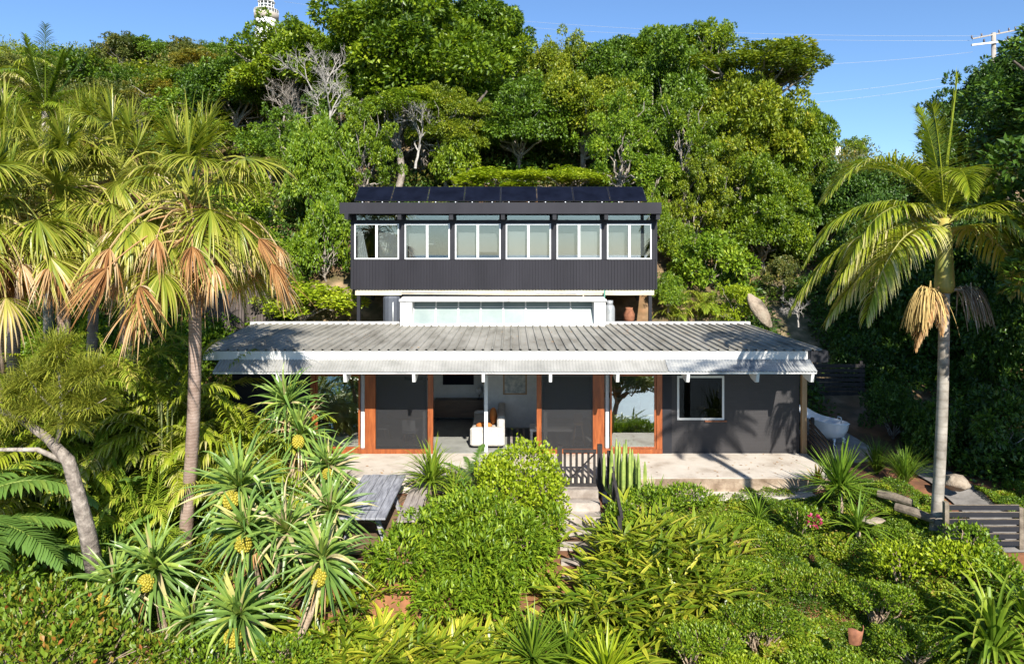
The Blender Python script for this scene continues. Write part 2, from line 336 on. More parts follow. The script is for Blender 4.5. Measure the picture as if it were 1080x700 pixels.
    def mesh(s, name, m, smooth=False, off=None):
        V = np.concatenate(s.v); V = V-off if off is not None else V
        q = np.concatenate(s.q) if s.q else np.zeros((0, 4), np.int64); t = np.concatenate(s.t) if s.t else np.zeros((0, 3), np.int64)
        me = bpy.data.meshes.new(name); me.vertices.add(len(V)); me.vertices.foreach_set('co', V.astype(np.float32).ravel())
        nl = q.size+t.size; me.loops.add(nl); me.loops.foreach_set('vertex_index', np.concatenate([q.ravel(), t.ravel()]).astype(np.int32))
        npoly = len(q)+len(t); me.polygons.add(npoly)
        ls = np.concatenate([np.arange(len(q))*4, q.size+np.arange(len(t))*3]).astype(np.int32); me.polygons.foreach_set('loop_start', ls)
        me.polygons.foreach_set('use_smooth', np.full(npoly, bool(smooth)))
        a = me.attributes.new('tint', 'FLOAT', 'POINT'); a.data.foreach_set('value', np.concatenate(s.tint).astype(np.float32))
        me.materials.append(m); me.update(calc_edges=True); me.validate(); return me
    def build(s, name, m, parent=None, smooth=False, local=False):
        off = None if (local or parent is None) else np.array(ORG.get(parent.name, (0, 0, 0)))
        o = bpy.data.objects.new(name, s.mesh(name, m, smooth, off)); COL.objects.link(o)
        if parent is not None: o.parent = parent; ORG[o.name] = ORG.get(parent.name, (0, 0, 0))
        return o
def thing(name, label, cat, loc=(0, 0, 0), group=None, rz=0, scale=1):
    o = bpy.data.objects.new(name, None); COL.objects.link(o); o.empty_display_size = .3
    o.location = [float(a) for a in loc]; o.rotation_euler = (0, 0, rz); o.scale = (scale,)*3 if np.isscalar(scale) else scale
    o['label'] = label; o['category'] = cat; ORG[o.name] = tuple(float(a) for a in loc)
    if group: o['group'] = group
    return o
def tag(o, label, cat, group=None, kind=None):
    o['label'] = label; o['category'] = cat
    if group: o['group'] = group
    if kind: o['kind'] = kind
    return o
def put(mesh, name, parent, loc=(0, 0, 0), rz=0, sc=1, rx=0):
    o = bpy.data.objects.new(name, mesh); COL.objects.link(o); o.parent = parent
    o.location = [float(a) for a in loc]; o.rotation_euler = (rx, 0, rz); o.scale = (sc,)*3; ORG[o.name] = (0, 0, 0); return o
_H = rng.random(4096)
def vnoise(x, y):
    x = np.asarray(x, float); y = np.asarray(y, float); xi = np.floor(x).astype(np.int64); yi = np.floor(y).astype(np.int64); fx = x-xi; fy = y-yi
    fx = fx*fx*(3-2*fx); fy = fy*fy*(3-2*fy)
    def h(a, b): return _H[(a*127+b*311+(a*b) % 17*13) & 4095]
    return (h(xi, yi)*(1-fx)+h(xi+1, yi)*fx)*(1-fy)+(h(xi, yi+1)*(1-fx)+h(xi+1, yi+1)*fx)*fy
def fbm(x, y): return vnoise(x, y)*.5+vnoise(x*2.1+7, y*2.1+3)*.3+vnoise(x*4.3+1, y*4.3+9)*.2
def sst(a, b, x):
    t = np.clip((np.asarray(x, float)-a)/(b-a), 0, 1); return t*t*(3-2*t)
def rdir(n, zmin=-1, zmax=1):
    z = rng.uniform(zmin, zmax, n); a = rng.uniform(0, 6.2832, n); r = np.sqrt(1-z*z); return np.stack([r*np.cos(a), r*np.sin(a), z], -1)

# ------------------------------------------------------------------ terrain
YB = [24.75, 25.4, 27.2, 28.6, 32, 40, 50, 70, 100, 150, 250, 400, 900, 4000]
ZL = [-.42, 2.6, 2.9, 4.4, 6.6, 11.0, 14.6, 22, 32, 47, 66, 70, 20, 0]
ZR = [-.42, 2.6, 2.9, 4.2, 5.6, 8.8, 11.4, 12.4, 12.5, 11, 8, 5, 0, 0]
YS = [19.5, 21, 25, 28.6, 32, 40, 50, 70, 100, 150, 250, 400, 900, 4000]
ZLS = [-.2, .5, 3.0, 5.0, 6.8, 11.0, 14.6, 22, 32, 47, 66, 70, 20, 0]
ZRS = [-.1, .15, 1.3, 3.6, 5.2, 8.8, 11.4, 12.4, 12.5, 11, 8, 5, 0, 0]
def gz(x, y):
    x = np.asarray(x, float); y = np.asarray(y, float)
    side = np.maximum(sst(-9.2, -10.6, x), sst(8.9, 10.2, x))
    k = sst(.05, .45, x/np.maximum(y, 1))
    hb = np.interp(y, YB, ZL)*(1-k)+np.interp(y, YB, ZR)*k
    hs = np.interp(y, YS, ZLS)*(1-k)+np.interp(y, YS, ZRS)*k
    back = np.where(y < 19.5, -.42, hb*(1-side)+hs*side)
    kr = sst(1.5, 5, x); k2 = sst(7.0, 9.0, x)
    s1 = -.42-.45*np.maximum(17.4-y, 0)*(1-kr)-.30*np.maximum(17.4-y, 0)*kr
    s2 = -.15-.09*np.maximum(17.4-y, 0)-.3*np.maximum(14.3-y, 0)
    fr = s1*(1-k2)+s2*k2
    fr = np.maximum(fr, -.42-.45*(17.4+35)); fr = fr*(1-sst(-40, -200, y))+(-40)*sst(-40, -200, y)
    ter = sst(-4.9, -4.3, x)*sst(-1.2, -1.7, x)*sst(13.7, 14.2, y)
    fr = fr*(1-ter)+(-.42)*ter
    z = np.where(y < 17.4, fr, np.where(y < 19.5, back*(1-k2)+k2*(-.15), back))
    far = sst(24, 60, y); z = z+(fbm(x*.035+11, y*.035+4)-.5)*14*sst(70, 120, y)*(1-sst(250, 500, y))+(fbm(x*.22+3, y*.22)-.5)*2.6*sst(27, 40, y)*(1-sst(300, 600, y))+(fbm(x*1.3, y*1.3+5)-.5)*.12*(1-far)
    return z
xs = np.unique(np.concatenate([np.linspace(-4000, -200, 20), np.linspace(-200, -30, 36), np.linspace(-30, -12, 37), np.arange(-12, 12, .3), np.linspace(12, 30, 37), np.linspace(30, 200, 36), np.linspace(200, 4000, 20)]))
ys = np.unique(np.concatenate([np.linspace(-4000, -60, 16), np.linspace(-60, 8, 24), np.arange(8, 32, .3), np.linspace(32, 80, 60), np.linspace(80, 420, 60), np.linspace(420, 4000, 20)]))
X, Y = np.meshgrid(xs, ys); g = MB(); g.grid(np.stack([X, Y, gz(X, Y)], -1))
def groundmat():
    m = noisy('hillside_soil', (.06, .028, .014), (.30, .125, .055), .9, .95, c3=(.17, .075, .034), bump=.6, bscale=5)
    n = m.node_tree; b = n.nodes['Principled BSDF']; src = b.inputs['Base Color'].links[0].from_socket
    ge = n.nodes.new('ShaderNodeNewGeometry'); t = n.nodes.new('ShaderNodeTexNoise'); t.inputs['Scale'].default_value = .12; t.inputs['Detail'].default_value = 4
    n.links.new(ge.outputs['Position'], t.inputs[0])
    r = ramp(n, [(.42, (.35, .35, .35)), (.6, (1, 1, 1))]); n.links.new(t.outputs[0], r.inputs[0])
    sx = n.nodes.new('ShaderNodeSeparateXYZ'); n.links.new(ge.outputs['Position'], sx.inputs[0]); mr = n.nodes.new('ShaderNodeMapRange'); mr.inputs[1].default_value = 19; mr.inputs[2].default_value = 26; n.links.new(sx.outputs[1], mr.inputs[0])
    mm = n.nodes.new('ShaderNodeMath'); mm.operation = 'MULTIPLY'; n.links.new(r.outputs[0], mm.inputs[0]); n.links.new(mr.outputs[0], mm.inputs[1])
    mu = n.nodes.new('ShaderNodeMix'); mu.data_type = 'RGBA'; n.links.new(mm.outputs[0], mu.inputs[0]); n.links.new(src, mu.inputs[6])
    t2 = n.nodes.new('ShaderNodeTexNoise'); t2.inputs['Scale'].default_value = 1.6; t2.inputs['Detail'].default_value = 6; n.links.new(ge.outputs['Position'], t2.inputs[0])
    r2 = ramp(n, [(.3, (.05, .06, .018)), (.5, (.14, .11, .055)), (.68, (.36, .25, .14))]); n.links.new(t2.outputs[0], r2.inputs[0]); n.links.new(r2.outputs[0], mu.inputs[7])
    n.links.new(mu.outputs[2], b.inputs['Base Color']); return m
o = g.build('ground', groundmat(), smooth=True); o['kind'] = 'structure'; o['label'] = 'red brown soil slope and sandy hillside under the planting'
b = MB(); b.add([(-4000, -4000, -17), (4000, -4000, -17), (4000, 0, -17), (-4000, 0, -17)], [(0, 1, 2, 3)]); o = b.build('sea', noisy('sea', (.03, .10, .13), (.05, .15, .19), .02, .25, bump=.3, bscale=.4)); o['kind'] = 'structure'
# terrace slabs
b = MB(); b.box(-7.4, 8.6, 17.77, 19.96, -.40, 0.0); o = b.build('patio', M['slab']); o['kind'] = 'structure'
b = MB(); b.box(2.2, 8.3, 17.755, 17.768, -.36, -.012); o = b.build('patio_edge', M['slab_edge']); o['kind'] = 'structure'
b = MB(); b.box(2.3, 8.0, 17.30, 17.75, -.60, -.34); o = b.build('patio_ledge', M['slab']); o['kind'] = 'structure'
b = MB(); b.box(-4.3, -1.7, 14.2, 17.5, -.40, -.36); o = b.build('table_terrace', M['soil']); o['kind'] = 'structure'
b = MB()
pp = []
for t in np.linspace(.5, 1, 20):
    yy = 24.5-t*10.2; xx = 11.3+math.sin(t*3)*.5-t*.6; pp.append([(xx-.5, yy), (xx+.5, yy)])
pp = np.array(pp); b.grid(np.concatenate([pp, gz(pp[..., 0], pp[..., 1])[..., None]+.05], -1)); o = b.build('garden_path', noisy('path_grey', (.13, .12, .11), (.26, .24, .22), 2, .9, bump=.3)); o['kind'] = 'structure'

# ------------------------------------------------------------------ upper house (on posts, solar panels)
DU = 25.5
H1 = thing('house', 'charcoal raised house with a row of white windows and solar panels on its roof', 'house', (-.3, 28, 3))
x0, x1, zb, zt = -6.02, 5.42, 4.48, 7.32
def clad(xa, xb, y, za, zc, pitch=.118, dep=.026):
    n = int((xb-xa)/pitch); xs_ = []; ys_ = []
    for i in range(n):
        a = xa+(xb-xa)*i/n; p = (xb-xa)/n
        xs_ += [a, a+p*.42, a+p*.5, a+p*.92]; ys_ += [y-dep, y-dep, y, y]
    xs_.append(xb); ys_.append(y-dep); xs_ = np.array(xs_); ys_ = np.array(ys_)
    return np.stack([np.stack([xs_, ys_, np.full_like(xs_, z)], -1) for z in (za, zc)])
b = MB(); b.grid(clad(x0+.05, x1-.05, DU, zb, 5.59)); b.build('cladding', M['charcoal_clad'], H1)
b = MB(); b.box(x0, x0+.05, DU-.03, DU+.02, zb, zt); b.box(x1-.05, x1, DU-.03, DU+.02, zb, zt); b.box(x0+.05, x1-.05, DU+.02, DU+.08, zb, 5.60)
wins = [(374, 421), (427, 474.5), (480, 528), (533.5, 581), (587, 634), (640, 687)]
edges = [x0+.05]
for a, c in wins: edges += [PX(a, DU), PX(c, DU)]
edges.append(x1-.05)
for i in range(0, len(edges), 2): b.box(edges[i], edges[i+1], DU-.015, DU+.08, 5.60, zt)
for i in range(1, len(edges)-1, 2): b.box(edges[i], edges[i+1], DU-.012, DU+.08, 6.93, 7.07)
b.box(x0, x0+.1, DU+.08, 30.5, zb, zt); b.box(x1-.1, x1, DU+.08, 30.5, zb, zt); b.box(x0+.1, x1-.1, 30.4, 30.5, zb, zt)
b.build('wall', M['charcoal'], H1)
b = MB(); b.box(x0+.1, x1-.1, DU+.08, 30.4, zb+.02, zb+.14); b.build('floor', M['int_grey'], H1)
b = MB(); b.box(x0+.1, x1-.1, 29.2, 29.28, zb+.14, zt-.02)
for xx in (-4.05, -2.15, -.28, 1.6, 3.5): b.box(xx-.05, xx+.05, DU+.9, 29.2, zb+.14, zt-.02)
b.build('interior_wall', M['int_up'], H1)
for (a, c) in wins:
    xa, xb = PX(a, DU), PX(c, DU); f = MB(); w = .05; za, zc = 5.60, 6.93; y0, y1 = DU-.05, DU+.03
    f.box(xa, xa+w, y0, y1, za, zc); f.box(xb-w, xb, y0, y1, za, zc); f.box(xa+w, xb-w, y0, y1, za, za+w); f.box(xa+w, xb-w, y0, y1, zc-w, zc)
    xm = (xa+xb)/2; f.box(xm-.045, xm+.045, y0-.012, y1, za+w, zc-w)
    wo = f.build('window', M['white_alu'], H1)
    p = MB(); p.box(xa+w, xm-.045, DU-.012, DU-.006, za+w, zc-w); p.build('pane', M['glass_up'], wo)
    p = MB(); p.box(xm+.045, xb-w, DU-.030, DU-.024, za+w, zc-w); p.build('pane', M['glass_up'], wo)
    p = MB(); p.box(xa+.05, xb-.05, DU+.01, DU+.016, 7.07, 7.30); p.build('clerestory_pane', M['glass_up'], H1)
# white curtain in the leftmost window, added blinds elsewhere whose greys imitate the panes' reflections
cb = MB(); xa = PX(375, DU)
A = []
for i in range(15):
    t = i/14; A.append([(xa+.02+t*.42*(.35 if z > 6.2 else 1), DU+.25+.03*math.sin(t*30), z) for z in (4.7, 5.6, 6.9)])
cb.grid(A); co = cb.build('curtain', M['white_alu'], H1)
BL = [.16, .21, .26, .31]
for j, g_ in enumerate(BL): M['pane_tone_sheet%d' % j] = noisy('pane_tone_sheet%d' % j, (g_*1.14, g_*1.13, g_*1.12), (g_*1.26, g_*1.25, g_*1.24), 1.5, .8, stretch=(6, 1, .5))
for i, (a, c) in enumerate(wins):
    xa, xm, xb = PX(a, DU)+.09, PX((a+c)/2, DU), PX(c, DU)-.09
    for k, (q0, q1) in enumerate(((xa, xm-.02), (xm+.02, xb))):
        if (i, k) in ((1, 1), (0, 0)): continue
        bot = (4.9, 4.9, 5.72, 4.9, 4.9, 5.9, 4.9, 4.9, 4.9, 5.66, 4.9, 5.75)[i*2+k]; dp = .28+.05*((i*2+k) % 3)
        p = MB(); p.box(q0, q1, DU+dp, DU+dp+.01, bot, 7.0); p.box(q0, q1, DU+dp-.015, DU+dp+.02, bot-.03, bot); p.build('pane_tone_blind', M['pane_tone_sheet%d' % ((i*5+k*3) % 4)], H1)
# roof, fascia, rafters
b = MB(); b.prism([(24.98, 7.42), (31, 7.28), (31, 7.52), (24.98, 7.66)], 'x', -6.22, 5.42); b.build('roof', M['charcoal'], H1)
b = MB(); b.box(-6.30, 5.46, 24.93, 24.975, 7.27, 7.68); b.build('fascia', M['charcoal_clad'], H1)
for i in range(7):
    xx = -6.02+.0+i*1.895
    b = MB(); b.box(xx-.07, xx+.07, 24.80 if i == 0 else 24.985, DU-.05, 7.06, 7.40 if i else 7.265); b.build('rafter', M['charcoal'], H1)
# solar array: eight tilted panels
for i in range(8):
    xa = PX(371, 24.9)+i*(PX(685, 24.9)-PX(371, 24.9))/8; xb = xa+(PX(685, 24.9)-PX(371, 24.9))/8-.02
    y0, z0, y1, z1 = 25.3, 7.74, 26.2, 8.36
    d = nrm(np.array([0, y1-y0, z1-z0])); nn = np.array([0, -d[2], d[1]])
    Pn = lambda x, t, h: np.array([x, y0, z0])+d*t*1.06+nn*h
    f = MB(); v = [Pn(x, t, h) for h in (0, .035) for t in (0, 1) for x in (xa, xb)]
    f.add(v, [(0, 2, 3, 1), (4, 5, 7, 6), (0, 1, 5, 4), (2, 6, 7, 3), (0, 4, 6, 2), (1, 3, 7, 5)]); so = f.build('solar_panel', M['solar_frame'], H1)
    f = MB(); v = [Pn(x, t, h) for h in (.036, .039) for t in (.015, .985) for x in (xa+.02, xb-.02)]
    f.add(v, [(0, 2, 3, 1), (4, 5, 7, 6), (0, 1, 5, 4), (2, 6, 7, 3), (0, 4, 6, 2), (1, 3, 7, 5)]); f.build('solar_glass', M['solar'], so)
    f = MB()
    for xx in (xa+.3, xb-.3):
        f.bar((xx, 25.32, 7.60), (xx, 25.32, 7.74), .04, .04); f.bar((xx, 26.1, 7.58), (xx, 26.1, 8.28), .04, .04)
    f.build('panel_bracket', M['galv'], so)
# stumps, bearers, pipes
for xx in (-5.75, -2.9, 2.9, 5.18):
    for yy in (DU+.12, 28.2):
        b = MB(); b.box(xx-.06, xx+.06, yy-.06, yy+.06, 2.4, zb-.22); b.build('post', M['charcoal'], H1)
b = MB(); b.box(x0+.15, x1-.1, DU+.05, DU+.15, zb-.22, zb-.004); b.box(x0+.15, x1-.1, 28.1, 28.2, zb-.22, zb-.004); b.build('bearer', M['beam'], H1)
b = MB()
for i in range(20): xx = x0+.4+i*.57; b.box(xx-.025, xx+.025, DU+.16, 28.08, zb-.18, zb-.006)
b.build('joist', M['beam'], H1)
b = MB(); b.tube([(2.65, DU-.15, 3.3), (2.65, DU-.15, 4.30), (2.72, DU-.15, 4.36), (3.4, DU-.15, 4.36)], .03); b.build('pipe', M['beam'], H1, True)
b = MB(); b.tube([(-4.1, DU-.1, 4.38), (-.2, DU-.1, 4.34), (2.4, DU-.1, 4.32)], .025); b.build('pipe', M['galv'], H1, True)
b = MB(); b.tube([(3.45, DU-.1, 4.45), (3.42, DU-.1, 3.9), (3.40, DU-.12, 3.2)], .03); b.build('downpipe', plain('green_pipe', (.08, .25, .18)), H1, True)

# ------------------------------------------------------------------ lower house
DL = 20.0
H2 = thing('house', 'long low black brick house with a corrugated roof, white awning and orange timber doors', 'house', (0, 22, 0))
def LX(px): return (px-540)*DL/F
# roof sheet with raised ribs
pitch = .255; xsr = []; zsr = []
n = int(17.95/pitch)
for i in range(n+1):
    a = -9.42+i*pitch; xsr += [a, a+pitch*.70, a+pitch*.76, a+pitch*.92, a+pitch*.98]; zsr += [0, 0, .045, .045, 0]
xsr = np.array(xsr); zsr = np.array(zsr); keep = xsr <= 8.56; xsr = xsr[keep]; zsr = zsr[keep]
def rp(y, zz, low=0.0):
    xl = np.interp(y, [18.5, 24.6], [-8.36, -9.42]); return np.stack([np.maximum(xsr, xl), np.full_like(xsr, y), zz+zsr+low], -1)
b = MB(); b.grid(np.stack([rp(18.46, 3.215), rp(20.5, 3.235), rp(22.5, 3.25), rp(24.62, 3.27)])); b.build('roof', M['roof'], H2)
b = MB(); b.add([(-8.30, 18.62, 3.19), (8.5, 18.62, 3.19), (8.5, 24.55, 3.24), (-9.36, 24.55, 3.24), (-8.30, 18.62, 2.99), (8.5, 18.62, 2.99), (8.5, 24.55, 2.99), (-9.36, 24.55, 2.99)],
    [(0, 1, 2, 3), (4, 7, 6, 5), (0, 4, 5, 1), (1, 5, 6, 2), (2, 6, 7, 3), (3, 7, 4, 0)]); b.build('ceiling', M['int_wall'], H2)
b = MB(); b.box(-8.36, PX(703, 18.5), 18.47, 18.61, 2.96, 3.20); b.build('fascia', M['white_paint'], H2)
b = MB(); b.box(PX(703, 18.5), 8.0, 18.47, 18.61, 2.96, 3.20); b.build('fascia', M['white_worn'], H2)
b = MB(); b.box(8.0, 8.56, 18.48, 18.60, 2.90, 3.20); b.box(8.505, 8.56, 18.60, 24.6, 2.98, 3.21); b.build('bargeboard', M['charcoal'], H2)
b = MB(); b.box(-9.45, 8.6, 24.63, 24.75, 3.18, 3.36); b.build('ridge_flashing', M['white_worn'], H2)
# awning
def awn(xa, xb, ya, za, yb, zb_, pit=.085):
    n = int((xb-xa)/pit*6); x = np.linspace(xa, xb, n); w = np.sin((x-xa)/pit*2*math.pi)*.011
    return np.stack([np.stack([x, np.full_like(x, ya+(yb-ya)*t), za+(zb_-za)*t+w], -1) for t in (0, .5, 1)])
b = MB(); b.grid(awn(-7.9, PX(703, 18.2), 18.465, 2.975, 17.98, 2.725)); b.build('awning', M['awn_white'], H2, True)
b = MB(); b.grid(awn(PX(703, 18.2)+.01, 8.05, 18.465, 2.985, 17.98, 2.735)); b.build('awning', M['awn_clear'], H2, True)
b = MB(); b.box(-7.9, 8.05, 18.02, 18.07, 2.665, 2.715); b.box(-7.9, 8.05, 18.40, 18.45, 2.86, 2.91); b.build('awning_batten', M['white_worn'], H2)
for xx in (-6.2, -4.42, -2.6, -.76, 1.02, 2.80, 4.66, 6.5, 7.95):
    b = MB(); b.prism([(18.03, 2.66), (18.42, 2.855), (18.62, 2.955), (19.93, 2.955), (19.93, 2.86), (19.2, 2.78), (18.45, 2.47), (18.15, 2.42), (18.08, 2.44)], 'x', xx-.04, xx+.04); b.build('bracket', M['white_paint'], H2)
# front wall
b = MB(); b.box(LX(708), 8.42, DL, DL+.2, -.38, 2.985); b.build('wall', M['black_brick'], H2)
b = MB(); b.box(LX(698)+.005, LX(708), DL-.06, DL+.2, -.38, 2.985); b.build('pilaster', M['charcoal'], H2); b = MB(); b.box(-8.2, LX(328)-.005, DL, DL+.2, -.38, 2.985); b.build('pilaster', M['charcoal'], H2)
b = MB(); b.box(8.22, 8.42, DL+.2, 24.5, -.38, 2.985); b.box(-8.2, -8.0, DL+.2, 24.5, -.38, 2.985); b.box(-8.0, 8.22, 24.3, 24.5, -.38, 2.985); b.build('side_wall', M['black_brick'], H2)
b = MB(); b.box(-7.98, 8.2, 24.2, 24.29, .0, 2.98); b.box(4.55, 4.63, DL+.21, 24.2, 0, 2.98); b.box(-7.98, -7.9, DL+.21, 24.2, 0, 2.98); b.box(-.95, .9, 22.9, 22.98, 0, 2.98); b.build('interior_wall', M['int_wall'], H2)
b = MB(); b.box(-7.98, 8.2, DL+.01, 24.2, -.1, -.005); b.build('floor', M['tile'], H2)
# orange timber door set
zh, zs = 2.33, .12
def OB(name, *boxes):
    b = MB()
    for bx in boxes: b.box(*bx)
    return b.build(name, M['orange'], H2)
OB('door_head', (LX(328), LX(698), DL-.06, DL+.08, 2.30, 2.46))
OB('door_sill', (LX(328), LX(457), DL-.09, DL+.06, -.004, .13))
OB('door_sill', (LX(566), LX(698), DL-.09, DL+.06, -.004, .13))
OB('door_jamb', (LX(328), LX(333), DL-.06, DL+.08, .13, 2.30))
OB('door_post', (LX(385.5), LX(396.6), DL-.085, DL+.05, .13, 2.30))
OB('door_post', (LX(625), LX(637), DL-.085, DL+.05, .13, 2.30))
OB('door_jamb', (LX(692), LX(698), DL-.06, DL+.08, .13, 2.30))
def panel(name, pa, pb, st, y, pm, fm=None, bot=.05):
    xa, xb = LX(pa), LX(pb); f = MB(); f.box(xa, xa+st, y-.022, y+.022, .132, 2.298); f.box(xb-st, xb, y-.022, y+.022, .132, 2.298)
    f.box(xa+st, xb-st, y-.022, y+.022, .132, .132+bot); f.box(xa+st, xb-st, y-.022, y+.022, 2.298-bot, 2.298)
    o = f.build(name, fm or M['orange'], H2); p = MB(); p.box(xa+st, xb-st, y-.003, y+.003, .132+bot, 2.298-bot); p.build('pane' if pm is not M['screen'] else 'screen', pm, o); return o
panel('sliding_door', 333.2, 380, .055, DL, M['glass'])
panel('screen_door', 397, 450.5, .03, DL-.03, M['screen'], M['black_plastic'])
panel('screen_door', 571.5, 624.8, .03, DL-.03, M['screen'], M['black_plastic'])
panel('sliding_door', 643.5, 691.8, .05, DL, M['glass'])
OB('door_stile', (LX(451.5), LX(457), DL-.08, DL+.05, .0, 2.30)); OB('door_stile', (LX(566), LX(571), DL-.08, DL+.05, .0, 2.30))
for pxx in (382, 447.2, 512.5, 575.5, 641):
    b = MB(); b.box(LX(pxx)-.05, LX(pxx)+.05, DL+.09, DL+.19, .0, 2.98); b.build('post', M['white_alu'], H2)
# window in the black wall
xa, xb, za, zc = LX(714), LX(763.5), PZ(442.5, DL), PZ(396, DL)
f = MB(); w = .06; f.box(xa, xa+w, DL-.03, DL-.002, za, zc); f.box(xb-w, xb, DL-.03, DL-.002, za, zc); f.box(xa+w, xb-w, DL-.03, DL-.002, za, za+w); f.box(xa+w, xb-w, DL-.03, DL-.002, zc-w, zc)
wo = f.build('window', M['white_paint'], H2)
p = MB(); p.box(xa+w, xb-w, DL-.014, DL-.008, za+w, zc-w); p.build('pane', M['glass_dark'], wo)
p = MB(); p.box(xa+w, xb-w, DL-.006, DL-.003, za+w, zc-w); p.build('pane_tone_sheet', plain('dark_room', (.022, .024, .025), .6), wo)  # dark sheet stands in for the unlit room behind the pane
p = MB(); p.box(LX(743), LX(766), DL-.07, DL-.003, za-.05, za-.012); p.build('sill', M['terracotta'], wo)
b = MB(); b.box(8.46, 8.60, DL-.10, DL+.03, -.02, 2.95); b.build('corner_post', M['timber'], H2)
# skylight lantern at the back of the roof
SK = MB(); ys0 = 24.0
xa, xb = PX(424, 24.4), PX(637, 24.4); za, zc = 3.26, 4.22
b = MB(); b.box(xa, xa+.42, 23.98, 24.9, za, zc-.08); b.box(xb-.40, xb, 23.98, 24.9, za, zc-.08)
b.box(xa-.03, xb+.03, 24.5, 24.95, zc-.08, zc+.03); b.box(xa-.03, xb+.03, 23.93, 24.5, zc-.08, zc+.0)
b.box(xa+.42, xb-.40, 24.05, 24.12, za, za+.09); sk = b.build('skylight', M['white_worn2'], H2)
xg, xh = xa+.42, xb-.40
p = MB(); p.add([(xg, 24.12, za+.09), (xh, 24.12, za+.09), (xh, 24.48, zc-.09), (xg, 24.48, zc-.09)], [(0, 1, 2, 3)]); p.build('skylight_pane', M['opal'], sk)
p = MB()
for i in range(9):
    xx = xg+(xh-xg)*i/8; p.bar((xx, 24.095, za+.09), (xx, 24.455, zc-.10), .05, .05)
p.bar((xg, 24.38, za+.66), (xh, 24.38, za+.66), .025, .02); p.build('glazing_bar', M['white_paint'], sk)

# ------------------------------------------------------------------ things in and around the houses
t = thing('gas_cylinder', 'silver grey gas cylinder standing beside the white skylight', 'gas cylinder', (PX(643, 24.85), 24.85, 2.85))
b = MB(); b.lathe([(.15, 0), (.185, .04), (.19, .1), (.19, .95), (.17, 1.05), (.11, 1.12), (.05, 1.15)], n=24); b.build('body', M['metal_grey'], t, True, True)
b = MB(); b.lathe([(.12, 1.10), (.125, 1.26), (.115, 1.26), (.11, 1.10)], n=20); b.build('collar', M['metal_grey'], t, True, True)
b = MB(); b.lathe([(.03, 1.14), (.03, 1.22), (.0, 1.23)], n=10); b.bar((0, 0, 1.2), (.1, 0, 1.2), .02, .02); b.build('valve', M['galv'], t, False, True)
t = thing('water_tank', 'dark grey slim water tank under the raised house left of the skylight', 'water tank', (PX(413, 25.6), 25.75, 2.7))
b = MB(); b.lathe([(.33, 0), (.34, .05), (.34, 1.45), (.30, 1.52), (0, 1.55)], n=28, flute=1+.015*np.cos(np.arange(28)*np.pi)); b.build('body', M['tank_dark'], t, False, True)
b = MB(); b.tube([(.1, -.3, 1.3), (.1, -.42, 1.3), (.1, -.42, .3)], .025); b.build('pipe', M['galv'], t, True, True)
t = thing('planter_box', 'terracotta planter box under the raised house beside the corner post', 'planter', (PX(671, 25.2), 25.25, 2.65))
b = MB(); b.prism([(-.2, 0), (.2, 0), (.24, .62), (.2, .62), (.17, .55), (-.17, .55), (-.2, .62), (-.24, .62)], 'x', -.22, .22); b.build('pot', M['terracotta'], t, False, True)
t = thing('clay_pot', 'rounded clay pot on a block behind the terracotta planter box', 'pot', (PX(664, 26), 26.1, 2.75))
b = MB(); b.box(-.3, .3, -.2, .2, -.1, .42); b.build('block', M['terracotta'], t, False, True)
b = MB(); b.lathe([(.12, .42), (.2, .55), (.22, .75), (.13, .95), (.15, 1.0), (.11, 1.0), (.09, .9)], n=20); b.build('pot', M['terracotta'], t, True, True)

# bathtub, claw footed
t = thing('bathtub', 'white claw foot bathtub standing outdoors beside the black house', 'bathtub', (9.30, 20.45, .26), rz=R(-58))
def tub(inset, zoff):
    rows = []
    for r, z in ((.30, .0), (.62, .02), (.84, .12), (.94, .30), (1.0, .50)):
        row = []
        for i in range(33):
            a = i/32*2*math.pi; c, s_ = math.cos(a), math.sin(a)
            lx = (.80*math.copysign(abs(c)**.75, c))*(r if r > .9 else r*.98)-inset*c; ly = (.36*math.copysign(abs(s_)**.8, s_))*r-inset*s_
            k = max(0, -c); row.append((lx, ly, .12+z+(k**2)*.26*(z/.5)**2+zoff))
        rows.append(row)
    return rows
b = MB(); b.grid(tub(0, 0)); A = np.array(tub(.03, .02)); b.grid(A); ra = np.array(tub(0, 0))[-1]; rb = A[-1]; rim = ra+(ra-rb)*.6+np.array((0, 0, .012)); b.grid(np.stack([ra, rim, rb])); b.ball((0, 0, .13), (.3, .15, .02)); b.ball((-.0, 0, .145), (.3, .14, .01)); b.build('basin', M['enamel'], t, True, True)
for sx in (-.5, .5):
    for sy in (-.2, .2):
        b = MB(); b.tube([(sx, sy, .16), (sx*1.08, sy*1.25, .1), (sx*1.02, sy*1.15, .04), (sx*1.12, sy*1.3, .0)], [.05, .04, .03, .035]); b.build('claw_foot', M['enamel'], t, True, True)
b = MB(); b.tube([(.6, 0, .62), (.6, 0, .78), (.5, 0, .8), (.48, 0, .74)], .018); b.build('tap', M['galv'], t, True, True)
b = MB(); b.add([(8.85, 19.5, .255), (10.35, 19.5, .255), (10.45, 21.6, .26), (8.85, 21.6, .26), (8.85, 19.5, -.4), (10.35, 19.5, -.4), (10.45, 21.6, -.4), (8.85, 21.6, -.4)], [(0, 1, 2, 3), (0, 4, 5, 1), (1, 5, 6, 2), (3, 7, 4, 0), (2, 6, 7, 3)])
o = b.build('bath_deck', M['step']); o['kind'] = 'structure'

